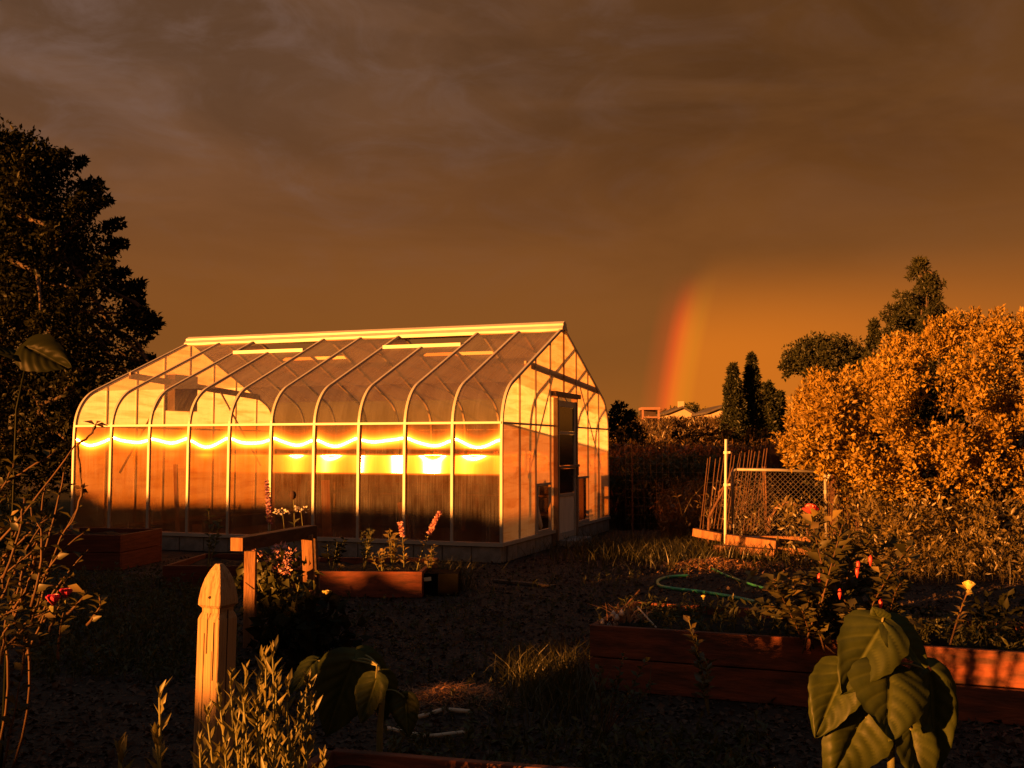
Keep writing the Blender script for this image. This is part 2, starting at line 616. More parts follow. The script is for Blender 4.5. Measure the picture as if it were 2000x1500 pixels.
M['goldlow'] = leafmat('olive_leaf', (0.045, 0.038, 0.008), (0.16, 0.115, 0.030), trans=0.25)
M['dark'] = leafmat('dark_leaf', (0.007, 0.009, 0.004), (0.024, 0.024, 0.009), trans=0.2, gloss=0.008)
M['mid'] = leafmat('mid_leaf', (0.030, 0.036, 0.012), (0.085, 0.085, 0.026), trans=0.3, gloss=0.03)
M['cypress'] = leafmat('cypress_leaf', (0.010, 0.014, 0.006), (0.032, 0.034, 0.012), trans=0.1, gloss=0.02)
M['fir'] = leafmat('fir_leaf', (0.014, 0.018, 0.008), (0.044, 0.044, 0.016), trans=0.1, gloss=0.02)
M['grass'] = leafmat('grass_blade', (0.020, 0.024, 0.006), (0.075, 0.068, 0.017), trans=0.3)
M['drygrass'] = leafmat('dry_weed', (0.040, 0.027, 0.008), (0.150, 0.092, 0.026), trans=0.3)
M['roseleaf'] = leafmat('rose_leaf', (0.020, 0.022, 0.006), (0.095, 0.080, 0.020), trans=0.25, gloss=0.03)
M['wallleaf'] = leafmat('grey_green_leaf', (0.07, 0.068, 0.018), (0.19, 0.165, 0.05), trans=0.2, gloss=0.03)
M['bigleaf'] = leafmat('sunflower_leaf', (0.019, 0.030, 0.006), (0.042, 0.054, 0.011), trans=0.2, gloss=0.016, rough=0.5, veins=True)
M['shadeleaf'] = leafmat('shade_toned_leaf', (0.006, 0.009, 0.003), (0.016, 0.018, 0.005), trans=0.2, gloss=0.006)  # darker version of the big leaf: shade put into the colour
M['yellowleaf'] = leafmat('yellowing_leaf', (0.13, 0.10, 0.022), (0.28, 0.20, 0.05), trans=0.35)
M['hedge'] = leafmat('shade_hedge_leaf', (0.02, 0.028, 0.010), (0.05, 0.06, 0.02), trans=0.2)
PT = (0.95, 0.86, 0.70)
M['poly'] = polycarb('polycarbonate_side', 0.93, 0.40, 0.40, (0.42, 0.21, 0.055), rough=0.41, glow_tint=(1.0, 0.45, 0.12), streak=(0.1, 2.6))
M['polyroof'] = polycarb('polycarbonate_roof', 0.79, 0.55, 0.05, (0.78, 0.55, 0.34), streak=(0.7, 1.3))
M['polyeave'] = polycarb('polycarbonate_eave', 0.94, 0.45, 0.06, (0.98, 0.92, 0.80), streak=(0.4, 1.7))
M['polyend'] = polycarb('polycarbonate_gable', 0.09, 0.94, 0.03, PT, streak=(0.92, 1.05), mottle=True)

# ------------------------------------------------------------------ ground
gm, N, Lk, out = newmat('garden_ground')
p = N.new('ShaderNodeBsdfPrincipled')
p.inputs['Roughness'].default_value = 0.95
p.inputs['Specular IOR Level'].default_value = 0.1
tc = N.new('ShaderNodeTexCoord')
n1 = N.new('ShaderNodeTexNoise')
n1.inputs['Scale'].default_value = 2.2
n1.inputs['Detail'].default_value = 9
n1.inputs['Roughness'].default_value = 0.7
Lk.new(tc.outputs['Object'], n1.inputs['Vector'])
r1 = N.new('ShaderNodeValToRGB')
r1.color_ramp.elements[0].position = 0.3
r1.color_ramp.elements[1].position = 0.75
r1.color_ramp.elements[0].color = (0.019, 0.016, 0.014, 1)
r1.color_ramp.elements[1].color = (0.080, 0.062, 0.051, 1)
Lk.new(n1.outputs[0], r1.inputs[0])
r2 = N.new('ShaderNodeValToRGB')
r2.color_ramp.elements[0].color = (0.020, 0.022, 0.008, 1)
r2.color_ramp.elements[1].color = (0.080, 0.062, 0.022, 1)
Lk.new(n1.outputs[0], r2.inputs[0])
sx = N.new('ShaderNodeSeparateXYZ')
Lk.new(tc.outputs['Object'], sx.inputs[0])
mr = N.new('ShaderNodeMapRange')
mr.inputs['From Min'].default_value = 17.0
mr.inputs['From Max'].default_value = 21.0
Lk.new(sx.outputs[1], mr.inputs['Value'])
mx = N.new('ShaderNodeMix')
mx.data_type = 'RGBA'
Lk.new(mr.outputs[0], mx.inputs[0])
Lk.new(r1.outputs[0], mx.inputs[6])
Lk.new(r2.outputs[0], mx.inputs[7])
Lk.new(mx.outputs[2], p.inputs['Base Color'])
n2 = N.new('ShaderNodeTexNoise')
n2.inputs['Scale'].default_value = 24
n2.inputs['Detail'].default_value = 6
Lk.new(tc.outputs['Object'], n2.inputs['Vector'])
bp = N.new('ShaderNodeBump')
bp.inputs['Strength'].default_value = 0.9
bp.inputs['Distance'].default_value = 0.04
Lk.new(n2.outputs[0], bp.inputs['Height'])
Lk.new(bp.outputs[0], p.inputs['Normal'])
Lk.new(p.outputs[0], out.inputs[0])
g = MB().add([(-900, -500, 0), (900, -500, 0), (900, 1500, 0), (-900, 1500, 0)], [(0, 1, 2, 3)]).build('ground', gm)
tag(g, 'dark bare soil of the garden running out to the field', 'ground', kind='structure')

# ------------------------------------------------------------------ greenhouse
UA = R(19.6)
U = Vector((math.sin(UA), math.cos(UA), 0))       # across the house, away from the camera
Vv = Vector((-math.cos(UA), math.sin(UA), 0))     # along the house, towards the left end
C0 = at(979, 1101, z=0.0)
GW, GL, NB = 5.38, 6.69, 10
BAY = GL / NB
SILL, RAIL = 0.236, 1.756


def gp(w, l, z):
    return C0 + U * w + Vv * l + Vector((0, 0, z))


def profile(z0=1.40, a=0.10, warp=0.0):
    """points (w, z) from the sill to the ridge for one slope; tilt grows smoothly into the eave curve"""
    pts, w, z = [], 0.0, SILL
    pts.append((w, z))
    n1 = 76
    wv = 0.0
    for i in range(n1):
        z2 = SILL + (RAIL - SILL) * (i + 1) / n1
        dz = (RAIL - SILL) / n1
        # old panels warp: they lean in a little between 1.1 and 1.4 m
        if 1.10 < z2 <= 1.37:
            wv += warp * dz * (0.043 - 0.036 * (z2 - 1.10))
        elif 1.37 < z2 <= 1.43:
            wv -= warp * dz * 0.03
        w = a * max(0.0, z2 - z0) ** 2 + wv
        pts.append((w, z2))
    nw = len(pts)
    ph0 = 2 * a * (RAIL - z0)
    ph1 = R(67.3)
    Lc = 0.70
    z = RAIL
    for i in range(14):
        ph = ph0 + (ph1 - ph0) * (i + 0.5) / 14
        w += math.sin(ph) * Lc / 14
        z += math.cos(ph) * Lc / 14
        pts.append((w, z))
    rest = GW / 2 - w
    for i in range(8):
        w += rest / 8
        z += rest / 8 * math.cos(ph1) / math.sin(ph1)
        pts.append((w, z))
    return pts, nw


RIBP, NWALL = profile()
RIDGE_Z = RIBP[-1][1]
gh = thing('greenhouse', 'long translucent greenhouse with curved eaves and white ribs glowing in the low sun', 'greenhouse', gp(GW / 2, GL / 2, 0))


WARP = (0.08, 0.10, 0.14, 0.22, 0.45, 0.80, 0.9, 1.0, 1.0, 0.84)


def side_panel(name, side, k, i0, i1, mat, cut=None):
    """one glazing panel of bay k (counted from the left end), profile rows i0..i1; side 0 near, 1 far"""
    ns = 12
    rows = []
    for j in range(ns + 1):
        s = j / ns
        bow = math.sin(math.pi * s)
        jit = (0.030 * math.sin(k * 2.3 + 1.0) + 0.018 * math.sin(k * 5.1)) + 0.02 * math.sin(2 * math.pi * s + k * 1.9)
        pr, _ = profile(1.385 - (0.105 + jit) * bow - 0.05 * math.sin(k * 1.7) * (s - 0.5), 0.085, 0.0 if side else WARP[k] * (1 + 0.18 * math.sin(6.28 * s + k * 2.1)))
        rows.append(pr[i0:i1 + 1])
    m = len(rows[0])
    V, UVs = [], []
    l0 = GL - (k + 0.018) * BAY
    for j in range(ns + 1):
        s = j / ns
        l = l0 - (BAY * 0.964) * s
        for i in range(m):
            w, z = rows[j][i]
            w += 0.012
            if cut is not None and w > cut:
                z -= (w - cut) * 0.41
                w = cut
            if side:
                # the far panels bow outwards a little around mid height
                zz = min(max(z, 0.98), 1.40)
                w = GW - w + 0.043 * (zz - 0.98) - 0.013 * (zz - 0.98) ** 2 - (0.016 * (min(z, 1.72) - 1.40) / 0.32 if z > 1.40 else 0.0)
            V.append(gp(w, l, z))
            UVs.append((s * BAY + k, z))
    Fc = []
    for j in range(ns):
        for i in range(m - 1):
            q = (j * m + i, (j + 1) * m + i, (j + 1) * m + i + 1, j * m + i + 1)
            Fc.append(q if side == 0 else q[::-1])
    b = MB().add(V, Fc)
    o = b.build(name, mat, gh, smooth=True)
    uvl = o.data.uv_layers.new(name='flute')
    for lp in o.data.loops:
        uvl.data[lp.index].uv = UVs[lp.vertex_index]
    return o


VENTS = {2, 3, 6, 7}
CUTW = 1.98
for side in (0, 1):
    for k in range(NB):
        side_panel('wall_panel', side, k, 0, NWALL - 1, M['poly'])
        side_panel('eave_panel', side, k, NWALL - 1, NWALL + 13, M['polyeave'])
        side_panel('roof_panel', side, k, NWALL + 13, len(RIBP) - 1, M['polyroof'], CUTW if k in VENTS else None)

for side in (0, 1):
    for k in range(NB + 1):
        b = MB()
        pr = RIBP
        hw = 0.017
        l = GL - k * BAY
        stop = len(pr)
        if k in (3, 7):
            stop = next(i for i, p_ in enumerate(pr) if p_[0] > CUTW)
        sel = pr[:stop]
        if k in (3, 7):
            sel = sel + [(CUTW, sel[-1][1] + (CUTW - sel[-1][0]) * 0.418)]
        vs, fs = [], []
        for i, (w, z) in enumerate(sel):
            a, c = sel[max(i - 1, 0)], sel[min(i + 1, len(sel) - 1)]
            t = Vector((c[0] - a[0], c[1] - a[1])).normalized()
            nx, nz_ = -t.y, t.x
            for dl, off in ((-hw, -0.030), (hw, -0.030), (hw, 0.012), (-hw, 0.012)):
                ww = w + nx * (-off) * -1
                ww = w + nx * off * (1)
                zz = z + nz_ * off
                if side:
                    ww = GW - ww
                vs.append(gp(ww, l + dl, zz))
        m = len(sel)
        for i in range(m - 1):
            for q in range(4):
                q2 = (q + 1) % 4
                fs.append((i * 4 + q, i * 4 + q2, (i + 1) * 4 + q2, (i + 1) * 4 + q))
        fs += [(3, 2, 1, 0), tuple((m - 1) * 4 + q for q in range(4))]
        b.add(vs, fs).build('rib', M['alu'], gh)

# sill, eave rails and ridge
for side in (0, 1):
    w = 0 if side == 0 else GW
    b = MB()
    b.obox(gp(w, GL / 2, SILL - 0.004), Vv * (GL / 2 + 0.03), U * 0.035, (0, 0, 0.024))
    b.build('sill_rail', M['alu'], gh)
    MB().obox(gp(w + (0.004 if side == 0 else -0.004), GL / 2, RAIL), Vv * (GL / 2), U * 0.016, (0, 0, 0.014)).build('eave_rail', M['alu'], gh)
b = MB()
za = RIDGE_Z
prf = [(-0.14, za - 0.085), (-0.14, za - 0.035), (-0.09, za + 0.015), (-0.09, za + 0.045), (-0.02, za + 0.085), (0.02, za + 0.085), (0.09, za + 0.045), (0.09, za + 0.015), (0.14, za - 0.035), (0.14, za - 0.085), (0, za - 0.03)]
vs = [gp(GW / 2 + w, l, z) for l in (GL + 0.03, -0.03) for w, z in prf]
n = len(prf)
b.add(vs, [(i, (i + 1) % n, n + (i + 1) % n, n + i) for i in range(n)] + [tuple(range(n - 1, -1, -1)), tuple(range(n, 2 * n))])
b.build('ridge_cap', M['alu'], gh)
# vent openings beside the ridge: a bright rail along the lower edge of each
for side in (0, 1):
    for k in (2, 6):
        zc = RIDGE_Z - (GW / 2 - CUTW) * 0.418
        w = CUTW if side == 0 else GW - CUTW
        MB().obox(gp(w, GL - (k + 1) * BAY, zc + 0.012), Vv * (BAY - 0.03), U * 0.026, (0, 0, 0.026)).build('vent_rail', M['alu'], gh)


def gable_z(w):
    w = min(w, GW - w)
    for (a, za_), (c, zc) in zip(RIBP, RIBP[1:]):
        if a <= w <= c and c > a:
            return za_ + (zc - za_) * (w - a) / (c - a)
    return RIBP[-1][1]


MUL = [GW * k / 8 for k in range(9)]


def gable_panel(l, w0, w1, zb0, name, top=None):
    n = 8
    V, Fc, UVs = [], [], []
    for j in range(n + 1):
        w = w0 + (w1 - w0) * j / n
        zt = gable_z(w) - 0.012
        zb = zb0
        zt = min(zt, top) if top else zt
        for i in range(7):
            z = zb + (zt - zb) * i / 6
            V.append(gp(w, l, z))
            UVs.append((w, z))
    for j in range(n):
        for i in range(6):
            q = (j * 7 + i, (j + 1) * 7 + i, (j + 1) * 7 + i + 1, j * 7 + i + 1)
            Fc.append(q)
    o = MB().add(V, Fc).build(name, M['polyend'], gh)
    uvl = o.data.uv_layers.new(name='flute')
    for lp in o.data.loops:
        uvl.data[lp.index].uv = UVs[lp.vertex_index]


DW0, DW1, DTOP = 2.25, 3.20, 2.17
for l, right in ((0.0, True), (GL, False)):
    for k in range(8):
        w0, w1 = MUL[k] + 0.014, MUL[k + 1] - 0.014
        if k == 0:
            w0 = 0.03
        if k == 7:
            w1 = GW - 0.03
        if right:
            if k == 3:
                gable_panel(l, w0, DW0 - 0.05, SILL + 0.02, 'gable_panel', DTOP)
                gable_panel(l, w0, w1, DTOP + 0.09, 'gable_panel')
                continue
            if k == 4:
                gable_panel(l, DW1 + 0.05, w1, SILL + 0.02, 'gable_panel', DTOP)
                gable_panel(l, w0, w1, DTOP + 0.09, 'gable_panel')
                continue
            if k in (2, 5):
                gable_panel(l, w0, w1, 0.93 if k == 2 else 0.97, 'gable_panel')
                continue
        gable_panel(l, w0, w1, SILL + 0.02, 'gable_panel')
    for k in range(1, 8):
        zb = SILL if not (right and k == 4) else DTOP + 0.07
        MB().obox(gp(MUL[k], l, (zb + gable_z(MUL[k])) / 2), U * 0.014, Vv * 0.02, (0, 0, (gable_z(MUL[k]) - zb) / 2 - 0.004)).build('gable_mullion', M['alu'] if k not in (4,) else M['casing'], gh)
    segs = ((0.02, DW0 - 0.05), (DW1 + 0.05, GW - 0.02)) if right else ((0.02, GW - 0.02),)
    for a, c in segs:
        MB().obox(gp((a + c) / 2, l, RAIL), U * ((c - a) / 2), Vv * 0.012, (0, 0, 0.013)).build('gable_rail', M['alu'], gh)
        MB().obox(gp((a + c) / 2, l, SILL - 0.002), U * ((c - a) / 2), Vv * 0.033, (0, 0, 0.022)).build('sill_rail', M['alu'], gh)
# the two low gable hatches stand open: only their frames
for k, zt in ((2, 0.93), (5, 0.97)):
    w0, w1 = MUL[k] + 0.016, MUL[k + 1] - 0.016
    b = MB()
    b.obox(gp(w0 + 0.02, -0.012, (SILL + zt) / 2 + 0.02), U * 0.02, Vv * 0.018, (0, 0, (zt - SILL) / 2 - 0.02))
    b.obox(gp(w1 - 0.02, -0.012, (SILL + zt) / 2 + 0.02), U * 0.02, Vv * 0.018, (0, 0, (zt - SILL) / 2 - 0.02))
    b.obox(gp((w0 + w1) / 2, -0.014, zt), U * ((w1 - w0) / 2 - 0.001), Vv * 0.018, (0, 0, 0.016))
    b.obox(gp((w0 + w1) / 2, -0.014, SILL + 0.045), U * ((w1 - w0) / 2 - 0.001), Vv * 0.02, (0, 0, 0.02))
    b.build('hatch_frame', M['alu'], gh)
# tie beam and slanting braces inside the gables
for l in (0.06, GL - 0.06):
    MB().bar(gp(1.10, l, 2.57), gp(4.72, l, 2.39), 0.03, 0.10).build('tie_beam', M['casing'], gh)
    MB().bar(gp(1.96, l + (0.06 if l < 1 else -0.06), 2.46), gp(0.85, l + (0.06 if l < 1 else -0.06), 1.05), 0.02, 0.028).build('brace', M['casing'], gh)
    MB().bar(gp(3.40, l + (0.06 if l < 1 else -0.06), 2.43), gp(4.70, l + (0.06 if l < 1 else -0.06), 1.10), 0.02, 0.028).build('brace', M['casing'], gh)
# extractor fan box high in the left gable
b = MB()
b.obox(gp(2.35, GL - 0.10, 2.35), U * 0.30, Vv * 0.09, (0, 0, 0.30))
b.build('fan_box', M['casing'], gh)

# door of the right gable
door = MB().obox(gp(DW0 - 0.03, -0.02, DTOP / 2 + 0.08), U * 0.028, Vv * 0.045, (0, 0, DTOP / 2 - 0.02))
door.obox(gp(DW1 + 0.03, -0.02, DTOP / 2 + 0.08), U * 0.028, Vv * 0.045, (0, 0, DTOP / 2 - 0.02))
door.obox(gp((DW0 + DW1) / 2, -0.03, DTOP + 0.055), U * 0.66, Vv * 0.05, (0, 0, 0.034))
door_f = door.build('door_frame', M['casing'], gh)
dr = MB()
dz0, dz1 = 0.10, DTOP - 0.03
for w in (DW0 + 0.045, DW1 - 0.045):
    dr.obox(gp(w, -0.03, (dz0 + dz1) / 2), U * 0.042, Vv * 0.02, (0, 0, (dz1 - dz0) / 2))
for z in (dz0 + 0.05, 0.74, 1.15, 1.66, dz1 - 0.05):
    dr.obox(gp((DW0 + DW1) / 2, -0.03, z), U * ((DW1 - DW0) / 2 - 0.09), Vv * 0.017, (0, 0, 0.045 if z > 2 or z < 0.2 else 0.022))
door_o = dr.build('door', M['alu'], gh)
MB().obox(gp((DW0 + DW1) / 2, -0.03, 0.43), U * ((DW1 - DW0) / 2 - 0.088), Vv * 0.008, (0, 0, 0.29)).build('kick_panel', M['board'], door_o)
for za_, zb_ in ((0.765, 1.125), (1.175, 1.635), (1.685, dz1 - 0.098)):
    MB().obox(gp((DW0 + DW1) / 2, -0.03, (za_ + zb_) / 2), U * ((DW1 - DW0) / 2 - 0.088), Vv * 0.004, (0, 0, (zb_ - za_) / 2)).build('pane', M['darkglass'], door_o)
MB().tube([gp(DW1 - 0.06, -0.06, 1.16), gp(DW1 - 0.06, -0.10, 1.14), gp(DW1 - 0.06, -0.10, 1.02), gp(DW1 - 0.06, -0.06, 1.0)], 0.012, 6).build('handle', M['casing'], door_o)
MB().bar(gp(DW0 + 0.03, -0.075, 1.145), gp(DW1 + 0.09, -0.075, 1.165), 0.02, 0.035).build('latch_bar', M['casing'], door_o)

# block foundation: mortar core, each block its own piece
fo = MB()
fo.obox(gp(0.10, GL / 2, SILL / 2 - 0.012), Vv * (GL / 2), U * 0.085, (0, 0, SILL / 2 - 0.018))
fo.obox(gp(GW - 0.10, GL / 2, SILL / 2 - 0.012), Vv * (GL / 2), U * 0.085, (0, 0, SILL / 2 - 0.018))
for l, a, c in ((0.10, 0.2, DW0 - 0.06), (0.10, DW1 + 0.06, GW - 0.2), (GL - 0.10, 0.2, GW - 0.2)):
    fo.obox(gp((a + c) / 2, l, SILL / 2 - 0.012), U * ((c - a) / 2), Vv * 0.085, (0, 0, SILL / 2 - 0.018))
found = fo.build('foundation_wall', M['mortar'], gh)


def block_mesh(hx):
    bm = bmesh.new()
    bmesh.ops.create_cube(bm, size=1.0)
    for v in bm.verts:
        v.co = (v.co.x * 2 * hx, v.co.y * 0.20, v.co.z * (SILL - 0.042))
    bmesh.ops.bevel(bm, geom=bm.edges[:], offset=0.006, segments=1, affect='EDGES')
    me = bpy.data.meshes.new('concrete_block')
    bm.to_mesh(me)
    bm.free()
    me.materials.append(M['block'])
    return me


BM = block_mesh(0.195)


def block(c, rz, mesh=None):
    o = bpy.data.objects.new('concrete_block', mesh or BM)
    COL.objects.link(o)
    o.parent = found
    o.location = Vector(c) - ORI[gh.name]
    o.rotation_euler = (0, 0, rz)
    ORI[o.name] = ORI[gh.name]


rzv = math.atan2(Vv.y, Vv.x)
rzu = math.atan2(U.y, U.x)
l = 0.195
while l < GL:
    block(gp(0.085 + random.uniform(-0.004, 0.004), l, SILL / 2 - 0.014 + random.uniform(-0.002, 0.002)), rzv)
    l += 0.40
for a, c in ((0.39, DW0 - 0.02), (DW1 + 0.02, GW)):
    nb = max(1, round((c - a) / 0.40))
    step = (c - a) / nb
    me = block_mesh(step / 2 - 0.005)
    for i in range(nb):
        block(gp(a + step * (i + 0.5) - (0.19 if a < 1 else 0), 0.085 + random.uniform(-0.004, 0.004), SILL / 2 - 0.014), rzu, me)
st = MB().obox(gp((DW0 + DW1) / 2, -0.10, 0.05), U * 0.42, Vv * 0.22, (0, 0, 0.045)).build('door_step', M['block'], gh, bevel=0.01)

# ---- things inside the greenhouse
bench = thing('potting_bench', 'long wooden potting bench along the far wall inside the greenhouse', 'bench', gp(GW - 0.5, 3.2, 0))
MB().obox(gp(GW - 0.48, 2.9, 0.965), Vv * 2.7, U * 0.36, (0, 0, 0.022)).build('bench_top', M['bench'], bench)
MB().obox(gp(GW - 0.83, 2.9, 0.88), Vv * 2.68, U * 0.016, (0, 0, 0.06)).build('apron', M['bench'], bench)
for lz in (0.62, 0.30):
    MB().obox(gp(GW - 0.50, 2.9, lz), Vv * 2.66, U * 0.32, (0, 0, 0.014)).build('shelf', M['bench'], bench)
for i in range(6):
    MB().obox(gp(GW - 0.80, 0.25 + i * 1.06, 0.47), Vv * 0.04, U * 0.04, (0, 0, 0.47)).build('leg', M['bench'], bench)
    MB().obox(gp(GW - 0.16, 0.25 + i * 1.06, 0.47), Vv * 0.04, U * 0.04, (0, 0, 0.47)).build('leg', M['bench'], bench)
for i, (l, w, wd, h, tl, lab) in enumerate(((2.62, 0.30, 0.13, 1.0, 0.03, 'pale board standing behind the glazing right of the wooden trestle'),
                                         (1.42, 0.34, 0.10, 0.72, 0.10, 'narrow pale board leaning inside behind the pink flower spike'),
                                         (3.45, 0.25, 0.06, 1.25, 0.0, 'thin pale batten upright behind the purple flower spike'),
                                         (5.05, 0.30, 0.06, 1.2, 0.05, 'slim pale batten inside the third glazing bay from the left'),
                                         (4.70, 0.26, 0.15, 0.35, 0.0, 'short pale board standing low behind the near wall'))):
    o = MB().bar(gp(w, l, 0.004), gp(w - tl * 0.6, l + tl, h), wd, 0.022, U).build('board', M['board'])
    tag(o, lab, 'board', 'boards leaning inside the greenhouse')
# wheel and boards seen through the open hatch
wb = thing('garden_cart', 'garden cart with a dark tyre behind the open hatch left of the door', 'cart', gp(1.8, 0.55, 0))
b = MB()
for i in range(20):
    a = 2 * math.pi * i / 20
wc = gp(1.72, 0.34, 0.33)
ring = [wc + U * (0.27 * math.cos(2 * math.pi * i / 24)) + Vector((0, 0, 0.27 * math.sin(2 * math.pi * i / 24))) for i in range(25)]
MB().tube(ring, 0.06, 8, cap=False).build('tyre', M['tyre'], wb, smooth=True)
b = MB()
for i in range(8):
    a = math.pi * i / 4
    b.tube([wc, wc + U * (0.22 * math.cos(a)) + Vector((0, 0, 0.22 * math.sin(a)))], 0.008, 5)
b.build('spokes', M['galv'], wb)
MB().bar(gp(1.40, 0.16, 0.86), gp(1.98, 0.16, 0.82), 0.03, 0.12).build('side_board', M['board'], wb)
MB().bar(gp(1.55, 0.13, 0.98), gp(2.02, 0.13, 0.30), 0.03, 0.07).build('handle', M['board'], wb)
o = MB().bar(gp(3.42, 0.15, 0.42), gp(4.0, 0.15, 0.43), 0.05, 0.05)
o.bar(gp(3.42, 0.20, 0.36), gp(4.0, 0.20, 0.36), 0.05, 0.03)
for w in (3.46, 3.96):
    o.bar(gp(w, 0.18, 0.0), gp(w, 0.18, 0.345), 0.04, 0.04)
tag(o.build('low_rack', M['board']), 'low pale rack behind the open hatch right of the door', 'rack')

# ------------------------------------------------------------------ unseen hedge added behind the camera, to the left, shaped to shade the garden
LP = Vector((LDIR.x, LDIR.y, 0)).normalized()
LQ = Vector((LP.y, -LP.x, 0))


def pq(p, q, z=0.0):
    return LP * p + LQ * q + Vector((0, 0, z))


hp = -14.0
HQ = [(-24, 1.75), (-16.3, 1.75), (-15.9, 1.95), (-13.2, 1.93), (-12.6, 1.93), (-10.6, 1.96), (-9.9, 1.90), (-9.4, 1.56), (-8.95, 1.46), (-8.8, 1.34), (-8.6, 1.50), (-8.45, 1.32), (-8.3, 1.50), (-8.15, 1.31), (-8.0, 1.48), (-7.8, 1.46), (-7.2, 1.40), (-6.6, 1.44), (-6.2, 1.60), (-5.2, 1.66), (-5.08, 1.12), (-4.74, 1.12), (-4.64, 1.68), (-3.9, 1.62), (-3.55, 1.54), (-2.95, 1.56), (-2.8, 1.33), (-2.35, 1.33), (-2.2, 1.50), (4, 1.56)]  # heights chosen strip by strip to place the shadow edges
hq = np.array([a for a, _ in HQ])
hh = np.array([c for _, c in HQ])
hedge = thing('shade_hedge', 'unseen leafy hedge added behind and left of the viewpoint to cast shade', 'hedge', pq(hp, -9))
b = MB()
qs = np.arange(-24, 4.01, 0.2)
vs = []
for q in qs:
    h = float(np.interp(q, hq, hh)) - 0.06
    for dp, z in ((-0.4, 0), (-0.35, h - 0.08), (0, h), (0.35, h - 0.08), (0.4, 0)):
        vs.append(pq(hp + dp, q, z))
fs = []
for i in range(len(qs) - 1):
    for j in range(4):
        fs.append((i * 5 + j, i * 5 + j + 1, (i + 1) * 5 + j + 1, (i + 1) * 5 + j))
b.add(vs, fs)
b.build('shade_hedge_core', M['hedge'], hedge)
nl = 9000
qv = rng.uniform(-24, 4, nl)
hv = np.interp(qv, hq, hh)
tz = rng.uniform(0, 1, nl)
zc = np.where(tz < 0.5, hv * rng.uniform(0.1, 1, nl), hv - 0.06)
pc = np.where(tz < 0.5, hp + 0.4 * np.sign(rng.uniform(-1, 1, nl)), hp + rng.uniform(-0.35, 0.35, nl))
C = pc[:, None] * np.array(LP) + qv[:, None] * np.array(LQ)
C[:, 2] = zc
np_obj('foliage', [leaves(C, rdirs(nl, 0.5), rdirs(nl), rng.uniform(0.06, 0.12, nl), 0.05)], M['hedge'], hedge)

# ------------------------------------------------------------------ leaf clouds and trees
def clump_leaves(centers, radii, per, lsize, aspect=0.55, up=0.2, shell=0.35):
    """leaves in clumps: centres (n,3), radii (n,), per = leaves in a clump"""
    n = len(centers)
    C = np.repeat(np.asarray(centers), per, 0)
    Rr = np.repeat(np.broadcast_to(radii, (n,)), per)
    d = rdirs(len(C))
    rad = (rng.uniform(shell, 1.0, len(C)) ** 0.6)[:, None]
    P = C + d * rad * Rr[:, None]
    D = nrm(d * 0.8 + rng.normal(size=d.shape) * 0.6 + np.array([0, 0, up]))
    Nn = nrm(rng.normal(size=d.shape) + np.array([0, 0, 0.6]))
    L = rng.uniform(0.45, 1.5, len(C)) * lsize
    return leaves(P, D, Nn, L, L * aspect)


def limb(b, p, q, r0, r1, wob=0.1, n=6):
    p, q = Vector(p), Vector(q)
    L = (q - p).length
    pts, rs = [], []
    for i in range(n + 1):
        t = i / n
        w = math.sin(math.pi * t) * wob * L
        pts.append(p.lerp(q, t) + Vector((random.uniform(-1, 1), random.uniform(-1, 1), random.uniform(-0.4, 0.8))) * w * 0.5)
        rs.append(r0 + (r1 - r0) * t)
    b.tube(pts, rs, 6)
    return pts


def tree(name, label, base, trunk_top, r0, limbs, cl, cr, per, ls, mat, group=None, aspect=0.55, shell=0.3, twigs=0):
    t = thing(name, label, 'tree', base, group)
    b = MB()
    pts = limb(b, base, trunk_top, r0, r0 * 0.45, 0.03)
    b.build('trunk', M['bark'], t, smooth=True)
    b = MB()
    for q in limbs:
        k = random.randint(1, len(pts) - 1)
        limb(b, pts[k], q, r0 * 0.35, r0 * 0.06, 0.12)
    if limbs:
        b.build('limbs', M['bark'], t, smooth=True)
    parts = [clump_leaves(cl, cr, per, ls, aspect=aspect, shell=shell)]
    o = np_obj('crown', parts, mat, t)
    return t


# ---- big dark tree on the left
TB = Vector((-10.6, 21.0, 0))


def left_radius(z):
    return float(np.interp(z, [0.6, 1.5, 2.6, 3.6, 4.6, 5.6, 6.6, 7.3, 7.9], [3.4, 3.6, 3.6, 3.2, 2.75, 2.35, 1.95, 1.35, 0.4]))


cl, cr, lim = [], [], []
while len(cl) < 1350:
    z = random.uniform(0.7, 7.75)
    rm = left_radius(z)
    a = random.uniform(0, 2 * math.pi)
    rr = rm * (random.uniform(0.12, 1.0) ** 0.5)
    edge = 0.86 + 0.16 * mnoise.noise(Vector((math.cos(a) * 1.7, math.sin(a) * 1.7, z * 0.7))) + random.uniform(-0.09, 0.09)
    rr *= edge
    c = TB + Vector((math.cos(a) * rr, math.sin(a) * rr, z))
    if mnoise.noise(c * 0.9) < -0.52:
        continue
    cl.append(c)
    cr.append(random.uniform(0.24, 0.52) * (0.75 if rr > 0.8 * rm else 1.0))
    if len(lim) < 46 and random.random() < 0.14:
        lim.append(c)
